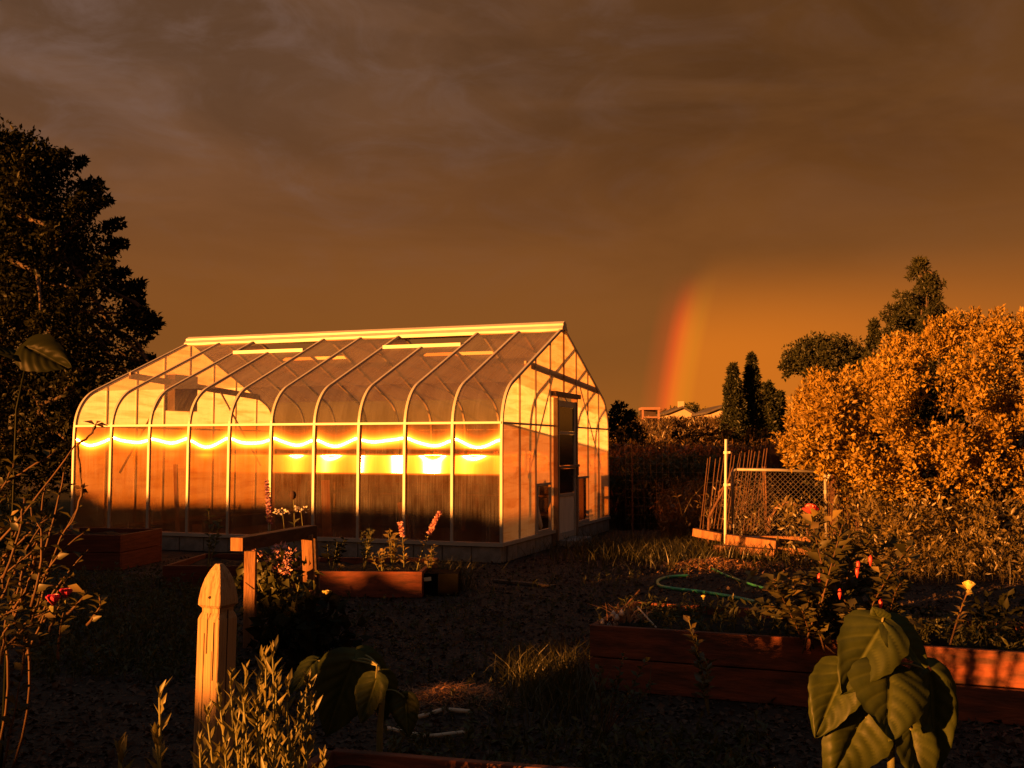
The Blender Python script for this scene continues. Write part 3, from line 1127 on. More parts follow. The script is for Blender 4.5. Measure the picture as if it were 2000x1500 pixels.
# sprays that stick out of the outline
for i in range(52):
    z = random.uniform(1.2, 7.4)
    a = random.uniform(-0.9, 0.9) if random.random() < 0.75 else random.uniform(0, 6.28)
    rm = left_radius(z) * 0.95
    d = Vector((math.cos(a), math.sin(a), random.uniform(0.1, 0.8))).normalized()
    st_ = TB + Vector((math.cos(a) * rm, math.sin(a) * rm, z))
    for j in range(5):
        cl.append(st_ + d * (j * 0.10))
        cr.append(0.17 - j * 0.025)
    if i % 2 == 0:
        lim.append(st_ + d * 0.4)
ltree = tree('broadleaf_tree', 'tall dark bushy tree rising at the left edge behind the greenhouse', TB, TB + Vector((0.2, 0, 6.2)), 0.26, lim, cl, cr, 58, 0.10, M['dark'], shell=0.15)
for o in (pq(-12, -25.6),):  # unseen copy added to keep the left tree in shade
    r_ = ltree.copy()
    COL.objects.link(r_)
    r_.location = o
    r_.scale = (1.25, 1.25, 1.0)
    r_['label'] = 'unseen bushy tree added at the left to cast shade, the nearer' if o.x > -26 else 'unseen bushy tree added at the left to cast shade, the farther'
    for ch in list(ltree.children):
        c_ = ch.copy()
        COL.objects.link(c_)
        c_.parent = r_

# ---- pale golden shrub on the right
GB = at(1830, 1075, y=15.4)
GB.z = 0
shr = thing('flowering_shrub', 'huge sprawling shrub covered in pale golden leaf sprays beside the gate', 'shrub', GB)
cl, cr = [], []


def shrub_top(x):
    return float(np.interp(x, [1510, 1541, 1571, 1609, 1647, 1693, 1723, 1761, 1795, 1818, 1860, 1894, 1929, 1967, 2060, 2250], [830, 792, 762, 735, 735, 728, 690, 676, 672, 622, 634, 606, 630, 615, 640, 720]))


def shrub_bot(x):
    return float(np.interp(x, [1510, 1560, 1620, 1660, 1720, 1800, 2250], [850, 900, 930, 985, 1010, 1030, 1050]))


bb = MB()
n_try = 0
low_cl, low_cr = [], []
while len(cl) < 780:
    px = random.uniform(1522, 2200)
    t_, b_ = shrub_top(px) + 20 + 16 * mnoise.noise(Vector((px * 0.05, 1.5, 0.2))), shrub_bot(px)
    py = random.uniform(t_, b_)
    if mnoise.noise(Vector((px * 0.014, py * 0.014, 3.3))) + 0.5 * mnoise.noise(Vector((px * 0.035, py * 0.035, 7.3))) < -0.19:
        continue
    v = (py - t_) / max(b_ - t_, 1)
    # the front face of the shrub bellies towards the viewer low down and leans back at the top
    yf = 15.6 - 1.5 * math.sin(math.pi * min(max(0.25 + 0.6 * v, 0), 1)) - 0.5 * math.sin((px - 1500) * 0.006)
    y = yf + abs(random.gauss(0, 0.55)) + 0.5 * mnoise.noise(Vector((px * 0.02, py * 0.02, 9.1)))
    c = at(px, py, y=y)
    if c.z < 0.15:
        continue
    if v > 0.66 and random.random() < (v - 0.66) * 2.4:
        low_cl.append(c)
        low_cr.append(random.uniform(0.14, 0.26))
    else:
        cl.append(c)
        cr.append(random.uniform(0.08, 0.20))
    if len(cl) % 9 == 0:
        limb(bb, GB + Vector((random.uniform(-0.5, 0.8), random.uniform(-0.3, 0.5), 0)), c, 0.035, 0.006, 0.16, 8)
for px, py in ((1545, 905), (1530, 880), (1612, 905), (1622, 880), (1600, 870), (1608, 925), (1560, 890), (1575, 865), (1520, 858)):
    cl.append(at(px, py, y=13.7))
    cr.append(0.09)
bb.build('branches', M['bark'], shr, smooth=True)
np_obj('blossom_sprays', [clump_leaves(cl, cr, 56, 0.063, aspect=0.52, up=0.5, shell=0.25)], M['gold'], shr)
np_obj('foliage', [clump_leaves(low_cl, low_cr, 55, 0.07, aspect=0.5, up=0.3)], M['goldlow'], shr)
# upright shoots along its top edge
top_c = []
for i in range(260):
    px = random.uniform(1540, 2150)
    c = at(px, shrub_top(px) + random.uniform(14, 75), y=random.uniform(14.7, 15.6))
    for j in range(random.randint(4, 8)):
        top_c.append(c + Vector((random.uniform(-0.02, 0.02) * j + 0.012 * j, 0, 0.045 * j)))
np_obj('shoots', [clump_leaves(top_c, 0.055, 12, 0.06, aspect=0.42, up=1.0)], M['gold'], shr)
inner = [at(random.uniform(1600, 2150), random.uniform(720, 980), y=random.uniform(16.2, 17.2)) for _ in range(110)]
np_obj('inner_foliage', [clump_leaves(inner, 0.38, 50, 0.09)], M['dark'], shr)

# ---- far trees
def cone_clumps(base, h, r, n, z0=0.05, power=0.8, rc=(0.25, 0.5), surf=0.55):
    cl_, cr_ = [], []
    for i in range(n):
        t_ = random.random() ** 1.15
        z = z0 * h + (h - z0 * h) * t_
        rr = r * (1 - t_) ** power * (random.uniform(surf, 1.0))
        a = random.uniform(0, 2 * math.pi)
        rr *= 0.88 + 0.25 * mnoise.noise(Vector((math.cos(a) * 2, math.sin(a) * 2, z * 1.2 + base.x)))
        cl_.append(base + Vector((math.cos(a) * rr, math.sin(a) * rr, z)))
        cr_.append(random.uniform(*rc) * (1.05 - 0.6 * t_))
    return cl_, cr_


for px, top, d, r, lab in ((1434, 712, 52, 1.05, 'shorter of the two dark pointed cypress trees above the field'), (1470, 696, 53, 1.2, 'taller of the two dark pointed cypress trees above the field')):
    bse = at(px, 873, y=d)
    bse.z = 0
    h = at(px, top, y=d).z
    c_, r_ = cone_clumps(bse, h, r, 340, power=0.75, rc=(0.20, 0.36))
    tree('cypress_tree', lab, bse, bse + Vector((0, 0, h * 0.9)), 0.12, [], c_, r_, 46, 0.16, M['cypress'], 'pointed cypress trees', aspect=0.4)
for px, top, d, r, lab in ((1503, 752, 58, 0.75, 'low dark conifer right beside the taller cypress'), (1522, 765, 60, 0.8, 'small dark tree half hidden by the golden shrub')):
    bse = at(px, 873, y=d)
    bse.z = 0
    h = at(px, top, y=d).z
    c_, r_ = cone_clumps(bse, h, r, 130, power=0.6, rc=(0.28, 0.45))
    tree('dark_conifer', lab, bse, bse + Vector((0, 0, h * 0.9)), 0.12, [], c_, r_, 36, 0.2, M['cypress'])
# dome-headed tree
bse = at(1612, 873, y=68)
bse.z = 0
cc = at(1612, 705, y=68)
cl, cr = [], []
for i in range(300):
    a, u_ = random.uniform(0, 2 * math.pi), random.random() ** 0.5
    x = 2.55 * u_ * math.cos(a)
    y = 2.4 * u_ * math.sin(a)
    zt = 1.55 * math.sqrt(max(0, 1 - u_ * u_))
    z = random.uniform(-0.55, 1) * zt
    cl.append(cc + Vector((x, y, z)))
    cr.append(random.uniform(0.3, 0.6))
for k in range(14):
    cl.append(at(1528 + k * 3.2, 712 - k * 1.2 + random.uniform(-4, 6), y=67.5))
    cr.append(0.22)
for k in range(6):
    cl.append(at(1534 + k * 3, 735 - k * 4, y=67.5))
    cr.append(0.15)
tree('dome_tree', 'dark round-headed tree above the golden shrub', bse, cc, 0.28, [cc + Vector((x, 0, z)) for x, z in ((-2.3, 0), (-1.2, 1), (0.8, 1.1), (2.2, 0.2), (-2.6, -0.1))], cl, cr, 46, 0.2, M['fir'])
# fir
bse = at(1816, 873, y=58)
bse.z = 0
fh = at(1803, 508, y=58).z
cl, cr, lim = [], [], []
z = 2.0
while z < fh - 0.1:
    t_ = z / fh
    rm = 5.6 * (1 - t_) ** 0.88 + 0.06
    nb = max(4, int(9 * (1 - t_) + 4))
    for j in range(nb):
        a = random.uniform(0, 2 * math.pi)
        Lb = rm * random.uniform(0.62, 1.08)
        tip = bse + Vector((-0.35 * t_ + math.cos(a) * Lb, math.sin(a) * Lb, z + 0.30 * Lb * (0.4 + t_)))
        root = bse + Vector((-0.35 * t_, 0, z))
        lim.append(tip)
        k = max(3, int(Lb / 0.22))
        for i in range(1, k + 1):
            f = i / k
            cl.append(root.lerp(tip, f) + Vector((0, 0, 0.10 * math.sin(f * 3.1))))
            cr.append(0.30 * (1.1 - 0.6 * f))
    z += 0.42
tree('fir_tree', 'tall ragged fir with upswept branches behind the golden shrub', bse, bse + Vector((-0.35, 0, fh - 0.1)), 0.28, lim[::5], cl, cr, 34, 0.23, M['fir'], aspect=0.34)
bse = at(1711, 873, y=66)
bse.z = 0
h = at(1709, 628, y=66).z
c_, r_ = cone_clumps(bse, h, 0.72, 210, power=0.36, rc=(0.22, 0.42))
tree('narrow_tree', 'narrow upright tree peeking over the shrub beside the fir', bse, bse + Vector((0, 0, h * 0.9)), 0.14, [], c_, r_, 34, 0.2, M['fir'])
# rounded bushes and small trees along the skyline
for px, top, wd, d, mt, lab in ((1208, 786, 34, 34, 'dark', 'dark spiky bush beside the greenhouse gable'), (1232, 800, 20, 36, 'dark', 'low dark bush right of the spiky bush'),
                                (1316, 795, 24, 130, 'cypress', 'small skyline tree left of the low roof'), (1345, 787, 26, 135, 'cypress', 'round skyline tree behind the low roof'), (1362, 790, 18, 132, 'cypress', 'small skyline tree right of the low roof'),
                                (1382, 795, 16, 140, 'cypress', 'little skyline tree left of the pale house'), (1420, 800, 18, 120, 'cypress', 'dark skyline tree right of the pale house'), (1240, 806, 30, 150, 'cypress', 'far skyline bush behind the pink shelter'), (1285, 803, 26, 150, 'cypress', 'far skyline bush right of the pink shelter'), (1300, 800, 16, 140, 'cypress', 'far dark bush at the foot of the rainbow')):
    bse = at(px, 873, y=d)
    bse.z = 0
    ctr = at(px, top, y=d)
    rx = wd / FPX * d
    cl, cr = [], []
    for i in range(80):
        a = random.uniform(0, 2 * math.pi)
        t_ = random.random()
        rr = rx * math.sqrt(max(0, 1 - (2 * t_ - 1) ** 2)) * random.uniform(0.3, 1)
        cl.append(bse + Vector((math.cos(a) * rr, math.sin(a) * rr, ctr.z * (0.12 + 0.85 * t_))))
        cr.append(rx * random.uniform(0.16, 0.34))
    t = tree('skyline_bush', lab, bse, bse + Vector((0, 0, ctr.z * 0.7)), 0.02 * d ** 0.5, [], cl, cr, 40, rx * 0.11 + 0.05, M[mt], 'bushes along the skyline')
# ---- far field rising gently to the houses
vs, fs = [], []
xs_ = np.linspace(-40, 90, 40)
ys_ = np.array([34, 40, 48, 56, 64, 72, 80, 86, 92, 110, 160])


def rise(x, y):
    return float(np.interp(y, [34, 60, 84, 100], [-0.05, 1.3, 3.0, 3.3])) * float(np.interp(x, [-40, 2, 8, 60, 90], [0.3, 0.85, 1.0, 1.0, 0.3])) + 0.12 * mnoise.noise(Vector((x * 0.2, y * 0.15, 0)))


for y in ys_:
    for x in xs_:
        vs.append((x, y, rise(x, y) if y < 150 else -0.5))
n_ = len(xs_)
for i in range(len(ys_) - 1):
    for j in range(n_ - 1):
        fs.append((i * n_ + j, i * n_ + j + 1, (i + 1) * n_ + j + 1, (i + 1) * n_ + j))
tag(MB().add(vs, fs).build('field_rise', solid('field_soil', (0.05, 0.035, 0.012), (0.12, 0.075, 0.025), rough=0.95, scale=0.5), smooth=True), 'sunlit weedy field rising gently to the far houses', 'field', kind='structure')


# ---- far houses
def house(name, label, px0, px1, base_y, eave, ridge, d, wall, roof_m, rl=0.5):
    a, c = at(px0, 873, y=d), at(px1, 873, y=d)
    W_ = c.x - a.x
    ze, zr = at(px0, eave, y=d).z, at(px0, ridge, y=d).z
    h = thing(name, label, 'house', (a.x + W_ / 2, d, 0))
    D_ = 7.0
    # gable towards the viewer
    vs = []
    for y in (d, d + D_):
        vs += [(a.x, y, 0), (c.x, y, 0), (c.x, y, ze), (a.x + W_ * rl, y, zr), (a.x, y, ze)]
    MB().add(vs, [(0, 1, 2, 3, 4), (9, 8, 7, 6, 5), (0, 4, 9, 5), (1, 6, 7, 2)]).build('wall', M[wall], h)
    r = MB()
    ov, th = 0.35, 0.18
    for (xa, za_), (xc, zc_) in (((a.x - ov, ze - ov * (zr - ze) / (W_ * rl)), (a.x + W_ * rl, zr)), ((c.x + ov, ze - ov * (zr - ze) / (W_ * (1 - rl) + 1e-6)), (a.x + W_ * rl, zr))):
        r.add([(xa, d - ov, za_ + 0.01), (xc, d - ov, zc_ + 0.01), (xc, d + D_ + ov, zc_ + 0.01), (xa, d + D_ + ov, za_ + 0.01), (xa, d - ov, za_ + th), (xc, d - ov, zc_ + th), (xc, d + D_ + ov, zc_ + th), (xa, d + D_ + ov, za_ + th)],
              [(0, 3, 2, 1), (4, 5, 6, 7), (0, 1, 5, 4), (1, 2, 6, 5), (2, 3, 7, 6), (3, 0, 4, 7)])
    ro = r.build('roof', M[roof_m], h)
    return h, a, c, ze, zr


h, a, c, ze, zr = house('far_house', 'far house with a low roof and pale gable under the rainbow', 1305, 1352, 873, 808, 797, 95, 'housewall', 'houseroof', 0.6)
MB().obox((a.x + (c.x - a.x) * 0.62, 96, zr + 0.3), (0.25, 0, 0), (0, 0.25, 0), (0, 0, 0.35)).build('chimney', M['housewall'], h)
MB().obox((a.x + (c.x - a.x) * 0.35, 94.96, ze - 1.1), (0.5, 0, 0), (0, 0.03, 0), (0, 0, 0.5)).build('window', M['darkglass'], h)
h, a, c, ze, zr = house('far_house', 'pale house wall with a slanting roof left of the cypress trees', 1386, 1440, 873, 806, 793, 88, 'housewall', 'houseroof', 0.62)
MB().obox((a.x + (c.x - a.x) * 0.4, 87.96, ze - 1.0), (0.45, 0, 0), (0, 0.03, 0), (0, 0, 0.5)).build('window', M['darkglass'], h)
sh = thing('open_shelter', 'small pink open-fronted shelter on the skyline at the foot of the rainbow', 'shelter', at(1273, 873, y=80).to_tuple()[:2] + (0,))
xa, xc = at(1256, 873, y=80).x, at(1287, 873, y=80).x
zt, zm = at(1270, 798, y=80).z, at(1270, 815, y=80).z
MB().obox(((xa + xc) / 2, 80.8, zt), ((xc - xa) / 2 + 0.1, 0, 0), (0, 1.0, 0), (0, 0, 0.10)).build('roof', M['pinkwall'], sh)
for x in (xa, xc):
    MB().obox((x, 80, zt / 2), (0.07, 0, 0), (0, 0.07, 0), (0, 0, zt / 2 - 0.1)).build('post', M['pinkwall'], sh)
MB().obox(((xa + xc) / 2, 79.95, zm), ((xc - xa) / 2 - 0.08, 0, 0), (0, 0.04, 0), (0, 0, 0.06)).build('rail', M['pinkwall'], sh)
MB().obox(((xa + xc) / 2, 81.7, zt / 2), ((xc - xa) / 2, 0, 0), (0, 0.05, 0), (0, 0, zt / 2 - 0.1)).build('back_wall', M['shedwall'], sh)

# ------------------------------------------------------------------ field weeds and wire fence behind the greenhouse
def weed_field(name, label, n, fx, hmin, hmax, mat, lw=0.012, leaf=0.10, cat='weeds'):
    B = np.array([fx() for _ in range(n)])
    H = rng.uniform(hmin, hmax, n)
    lean = rng.normal(size=(n, 2)) * (H * 0.24)[:, None]
    parts = [blades(B, H, lean, rng.uniform(0.6, 1.6, n) * lw)]
    per = 7
    t_ = rng.uniform(0.2, 1.0, (n, per))
    P = B[:, None, :] + np.concatenate([lean[:, None, :] * (t_ ** 2)[..., None], (H[:, None] * (t_ - 0.12 * t_ ** 2))[..., None]], 2)
    P = P.reshape(-1, 3)
    D = nrm(rng.normal(size=P.shape) + np.array([0, 0, 0.5]))
    L = rng.uniform(0.5, 1.3, len(P)) * leaf
    parts.append(leaves(P, D, nrm(rng.normal(size=P.shape) + np.array([0, 0, 1])), L, L * 0.32))
    o = np_obj(name, parts, M[mat])
    tag(o, label, cat, kind='stuff')
    return o


def region(y0, y1, px0, px1, bias=1.0):
    def f():
        y = y0 + (y1 - y0) * random.random() ** bias
        x = (random.uniform(px0, px1) - 1000) / FPX * y
        return (x, y, 0.0)
    return f


weed_field('tall_weeds', 'tall dry weeds filling the near field behind the garden', 5500, region(20.5, 27, 1180, 1560, 1.4), 1.2, 1.8, 'drygrass', 0.014, 0.13)
def far_pt():
    y = random.uniform(45, 92)
    x = (random.uniform(1170, 1620) - 1000) / FPX * y
    return (x, y, rise(x, y) - 0.05)


weed_field('field_weeds', 'sunlit dry weeds covering the far field below the houses', 9000, far_pt, 0.45, 1.15, 'drygrass', 0.05, 0.30)
weed_field('dark_weeds', 'dark tall weeds along the wire fence beyond the greenhouse', 3600, region(18.3, 20.5, 1190, 1560), 0.7, 1.5, 'mid', 0.014, 0.14)
weed_field('weed_bank', 'shaded weeds growing left of the greenhouse under the dark tree', 2600, region(13.0, 20, -80, 92), 0.25, 0.62, 'mid', 0.014, 0.13)
weed_field('red_weeds', 'reddish brown weeds between the wire fence and the leaning rods', 1000, region(15.3, 17.4, 1290, 1500), 0.4, 1.15, 'drygrass', 0.008, 0.08)
# darker saplings standing in the weeds
for i in range(12):
    px = (1215, 1248, 1330, 1352, 1378, 1396, 1410, 1428, 1446, 1465, 1484, 1500)[i]
    top = (848, 842, 832, 845, 838, 850, 842, 848, 855, 846, 850, 852)[i]
    d = 23.0 + (i % 3)
    bse = at(px, 873, y=d)
    bse.z = 0
    h = at(px, top, y=d).z
    s_ = thing('sapling', 'dark leafy sapling in the field, ' + ('the first', 'the second', 'the third', 'the fourth', 'the fifth', 'the sixth', 'the seventh', 'the eighth', 'the ninth', 'the tenth', 'the eleventh', 'the last')[i] + ' from the greenhouse', 'sapling', bse, 'dark saplings in the field')
    MB().tube([bse, bse + Vector((0.05, 0, h * 0.6)), bse + Vector((0.0, 0, h))], [0.015, 0.01, 0.004], 5).build('stem', M['bark'], s_)
    c_ = [bse + Vector((random.gauss(0, 0.16) * (1.15 - t_), random.gauss(0, 0.16), h * t_)) for t_ in np.linspace(0.35, 1.0, 16)]
    np_obj('foliage', [clump_leaves(c_, 0.15, 26, 0.10)], M['dark'], s_)

wf = thing('wire_fence', 'faint rusty wire mesh fence crossing the weeds beyond the greenhouse', 'fence', (3.4, 17.9, 0))
b1 = MB()
xa, xc, yf = 1.95, 4.3, 17.9
for i in range(10):
    z = 0.15 + i * 0.145
    b1.tube([(xa, yf, z), (xc, yf - 0.6, z)], 0.0018, 4)
for i in range(24):
    t_ = i / 23
    b1.tube([(xa + (xc - xa) * t_, yf - 0.6 * t_, 0.1), (xa + (xc - xa) * t_, yf - 0.6 * t_, 1.5)], 0.0018, 4)
wm_ = b1.build('wire_mesh', M['wire'], wf)
wm_['kind'] = 'stuff'
for t_ in (0.05, 0.97):
    MB().tube([(xa + (xc - xa) * t_, yf - 0.6 * t_ + 0.02, 0), (xa + (xc - xa) * t_, yf - 0.6 * t_ + 0.02, 1.55)], 0.013, 6).build('post', M['rod'], wf)

# dark board fence behind the gate
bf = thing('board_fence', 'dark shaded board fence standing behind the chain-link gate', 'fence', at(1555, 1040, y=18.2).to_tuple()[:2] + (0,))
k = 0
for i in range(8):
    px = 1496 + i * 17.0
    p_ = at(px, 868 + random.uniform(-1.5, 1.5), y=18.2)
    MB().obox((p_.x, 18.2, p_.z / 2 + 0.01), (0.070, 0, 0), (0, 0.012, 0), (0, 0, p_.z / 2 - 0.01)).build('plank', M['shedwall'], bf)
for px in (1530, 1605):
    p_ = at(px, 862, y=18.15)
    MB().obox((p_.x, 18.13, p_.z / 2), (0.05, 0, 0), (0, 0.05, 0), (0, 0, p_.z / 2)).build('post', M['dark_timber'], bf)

# ------------------------------------------------------------------ gate corner
GY = 14.2
gate = thing('garden_gate', 'tubular steel garden gate with chain-link mesh beside the white pole', 'gate', at(1520, 1060, y=GY).to_tuple()[:2] + (0,))
gx0, gx1 = at(1430, 900, y=GY).x, at(1606, 900, y=GY).x
gz1, gz0 = at(1500, 917, y=GY).z, at(1500, 1049, y=GY).z
gy1 = GY - 0.12


def gpt(t_, z):
    return Vector((gx0 + (gx1 - gx0) * t_, GY + (gy1 - GY) * t_, z))


MB().tube([gpt(0, gz0), gpt(0, gz1 - 0.05), gpt(0.015, gz1 - 0.012), gpt(0.05, gz1)], 0.021, 8).build('hinge_stile', M['galv'], gate, smooth=True)
MB().tube([gpt(0.05, gz1), gpt(0.5, gz1 - 0.006), gpt(0.95, gz1 - 0.03)], 0.021, 8).build('top_rail', M['galv'], gate, smooth=True)
MB().tube([gpt(0.95, gz1 - 0.03), gpt(0.985, gz1 - 0.045), gpt(1, gz1 - 0.08), gpt(1, gz0)], 0.021, 8).build('latch_stile', M['galv'], gate, smooth=True)
MB().tube([gpt(0, gz0), gpt(1, gz0)], 0.019, 8).build('bottom_rail', M['galv'], gate, smooth=True)
b = MB()
gw, ghh = (gx1 - gx0), gz1 - gz0 - 0.05
cell = 0.068
k = -int(ghh / cell) - 1
while k * cell < gw:
    for s in (1, -1):
        pts = []
        x0_ = k * cell
        za_, zb_ = 0.0, ghh
        xa_, xb_ = (x0_, x0_ + ghh) if s == 1 else (x0_ + ghh, x0_)
        # clip to the frame
        t0, t1 = 0.0, 1.0
        dx = xb_ - xa_
        for lo_, hi_ in ((0.0, gw),):
            ta, tb = (lo_ - xa_) / dx, (hi_ - xa_) / dx
            if ta > tb:
                ta, tb = tb, ta
            t0, t1 = max(t0, ta), min(t1, tb)
        if t1 - t0 > 0.02:
            for t_ in (t0, t1):
                x_ = xa_ + dx * t_
                pts.append(gpt(x_ / gw, gz0 + 0.01 + ghh * t_) + Vector((0, 0.004 * s, 0)))
            b.tube(pts, 0.0030, 4)
    k += 1
cm = b.build('chain_link_mesh', M['wire'], gate)
cm['kind'] = 'stuff'
for t_, z in ((0.0, gz1 - 0.06), (1.0, gz1 - 0.10), (1.0, gz1 - 0.3), (0.0, gz0 + 0.15)):
    MB().tube([gpt(t_, z - 0.025), gpt(t_, z + 0.025)], 0.027, 8).build('clamp', M['galv'], gate)
pt = at(1612, 934, y=14.05)
MB().bar(gpt(1, gz1 - 0.16), pt + Vector((0.06, -0.02, 0.06)), 0.02, 0.03).build('latch', M['galv'], gate)
pole = thing('gate_pole', 'bright white pole at the hinge side of the garden gate', 'pole', at(1418, 1060, y=14.1).to_tuple()[:2] + (0,))
pb, ptop = at(1416, 1055, y=14.1), at(1418, 858, y=14.1)
pb.z = 0
MB().tube([pb, pb.lerp(ptop, 0.5), ptop], 0.019, 10).build('pipe', M['whitepipe'], pole, smooth=True)
for y_ in (884, 947):
    c_ = at(1418, y_, y=14.1)
    MB().tube([c_ - Vector((0, 0, 0.018)), c_ + Vector((0, 0, 0.018))], 0.034, 10).build('collar', M['whitepipe'], pole)
    MB().tube([c_, c_ + Vector((0.055, -0.02, 0.004))], 0.016, 6).build('bolt', M['whitepipe'], pole)

# leaning rods left of the gate, denser mesh roll on the right
rodp = thing('rod_panel', 'leaning panel of thin rusty rods left of and behind the gate', 'panel', at(1420, 1050, y=14.7).to_tuple()[:2] + (0,))
for i in range(18):
    t_ = i / 17
    pa = at(1364 + 112 * t_, 1046 - 10 * t_, y=14.55 + 0.35 * t_)
    pa.z = max(0.02, pa.z - 0.1)
    pc_ = at(1381 + 119 * t_ ** 0.86 + random.uniform(-1.5, 1.5), 892 - 14 * t_ + random.uniform(-2, 2), y=14.75 + 0.35 * t_)
    MB().tube([pa, pa.lerp(pc_, 0.5) + Vector((random.uniform(-0.025, 0.025), 0, 0)), pc_ + Vector((random.uniform(-0.02, 0.02), 0, random.uniform(-0.04, 0.03)))], 0.0055, 5).build('rod', M['rod'], rodp)
b = MB()
for z in (0.35, 0.6, 0.95):
    b.tube([at(1372, 1000, y=14.6) * Vector((1, 1, 0)) + Vector((0, 0, z)) if False else Vector((at(1370 + z * 8, 900, y=14.6).x, 14.6, z)), Vector((at(1485 + z * 8, 900, y=14.9).x, 14.9, z + 0.03))], 0.003, 4)
b.build('cross_wires', M['wire'], rodp)
mshr = thing('rod_panel', 'dense upright roll of rusty fence rods right of the gate', 'panel', at(1640, 1020, y=14.3).to_tuple()[:2] + (0,))
for i in range(22):
    t_ = i / 21
    pa = at(1612 + 64 * t_ + random.uniform(-1, 1), 1020, y=14.25 + 0.5 * math.sin(t_ * 3))
    pa.z = 0.02
    pc_ = at(1613 + 62 * t_ + random.uniform(-1.5, 1.5), 884 + 10 * t_ + random.uniform(-3, 3), y=14.3 + 0.5 * math.sin(t_ * 3))
    MB().tube([pa, pc_], 0.0055, 5).build('rod', M['rod'], mshr)
rp = at(1624, 858, y=14.35)
o = thing('timber_post', 'thin timber stake with a red-lit top among the rods right of the gate', 'post', (rp.x, rp.y, 0))
MB().bar((rp.x, rp.y, 0), rp, 0.045, 0.045).build('stake', M['rod'], o)
MB().tube([rp - Vector((0, 0, 0.17)), rp + Vector((0, 0, 0.01))], 0.034, 7).build('cap', M['timber'], o)
# driftwood branch leaning by the pole
bmk = MB()
limb(bmk, at(1385, 1010, y=14.4), at(1432, 912, y=14.3), 0.022, 0.012, 0.10, 6)
limb(bmk, at(1398, 985, y=14.4), at(1416, 950, y=14.3), 0.016, 0.01, 0.10, 4)
b0_ = at(1385, 1010, y=14.4)
limb(bmk, (b0_.x - 0.03, b0_.y, 0), b0_, 0.024, 0.022, 0.06, 4)
tag(bmk.build('leaning_branch', M['rod'], smooth=True), 'crooked branch leaning against the white pole', 'branch')
st_ = at(1497, 905, y=15.4)
MBs = MB().bar((st_.x, 15.4, 0), (st_.x - 0.03, 15.4, 1.16), 0.06, 0.06)
tag(MBs.build('timber_post', M['timber']), 'reddish timber post behind the gate mesh among the rods', 'post')

# boards below the gate
def board(name, label, pxa, pya, pxb, pyb, ya, yb, w, h, mat, group):
    a, c = at(pxa, pya, y=ya), at(pxb, pyb, y=yb)
    o = MB().bar(a, c, w, h).build(name, M[mat], bevel=0.006)
    return tag(o, label, 'board', group)


GBD = 'boards stacked under the gate'
board('timber_beam', 'upper short beam lying below the gate with a bolt hole', 1420, 1053, 1519, 1066, 13.95, 13.55, 0.14, 0.135, 'timber', GBD)
board('timber_beam', 'lower beam on the soil below the gate', 1396, 1071, 1516, 1081, 13.85, 13.42, 0.16, 0.10, 'timber', GBD)
board('timber_beam', 'beam end on the left, below the leaning rods', 1356, 1039, 1412, 1050, 14.45, 14.2, 0.12, 0.11, 'timber', GBD)
board('timber_beam', 'long plank lying right behind the upper beam', 1484, 1051, 1582, 1053, 14.0, 13.9, 0.12, 0.07, 'timber', GBD)
board('timber_beam', 'lowest plank end right of the stacked beams', 1500, 1073, 1585, 1078, 13.6, 13.5, 0.10, 0.08, 'timber', GBD)
hb = at(1512, 1066, y=13.42)
a_ = thing('woven_arch', 'woven twig arch framing a dark hollow behind the gate', 'arch', at(1535, 1045, y=15.2).to_tuple()[:2] + (0,))
for j in range(9):
    b = MB()
    pts = []
    for i in range(15):
        an = math.pi * (1.02 - i / 14 * 1.05)
        r_ = 0.30 + 0.03 * random.uniform(-1, 1)
        c_ = at(1540, 1030, y=15.2)
        pts.append(Vector((c_.x + r_ * math.cos(an) * 1.0, 15.2 + random.uniform(-0.06, 0.06), c_.z + r_ * 1.12 * math.sin(an))))
    pts[0].z = 0.03
    pts[-1].z = 0.03
    b.tube(pts, 0.016, 6)
    b.build('twig', M['straw'] if j % 2 else M['rod'], a_, smooth=True)

# ------------------------------------------------------------------ raised beds
def bed(name, label, P0, ln, dp, ht, rows, mat, soil=True, ends=True, ang=None):
    P0 = Vector((P0[0], P0[1], 0))
    X = -Vv if ang is None else Vector((math.cos(ang), math.sin(ang), 0))
    Y = Vector((-X.y, X.x, 0))
    t = thing(name, label, 'raised bed', P0 + X * ln / 2)
    ph = ht / rows
    for r_ in range(rows):
        z = ph * (r_ + 0.5)
        for off in (0.0, dp):
            MB().obox(P0 + X * ln / 2 + Y * off + Vector((0, 0, z)), X * (ln / 2), Y * 0.019, (0, 0, ph / 2 - 0.004)).build('plank', M[mat], t, bevel=0.004)
        if ends:
            for off in (0.02, ln - 0.02):
                MB().obox(P0 + X * off + Y * dp / 2 + Vector((0, 0, z)), X * 0.019, Y * (dp / 2 - 0.021), (0, 0, ph / 2 - 0.004)).build('plank', M[mat], t, bevel=0.004)
    if soil:
        n = 16
        vs, fs = [], []
        for i in range(n + 1):
            for j in range(6):
                q = P0 + X * (0.045 + (ln - 0.09) * i / n) + Y * (0.025 + (dp - 0.05) * j / 5)
                vs.append((q.x, q.y, ht - 0.055 + 0.05 * mnoise.noise(q * 5) + 0.03 * mnoise.noise(q * 17)))
        for i in range(n):
            for j in range(5):
                fs.append((i * 6 + j, (i + 1) * 6 + j, (i + 1) * 6 + j + 1, i * 6 + j + 1))
        MB().add(vs, fs).build('bed_soil', M['soil'], t)
    return t, X, Y


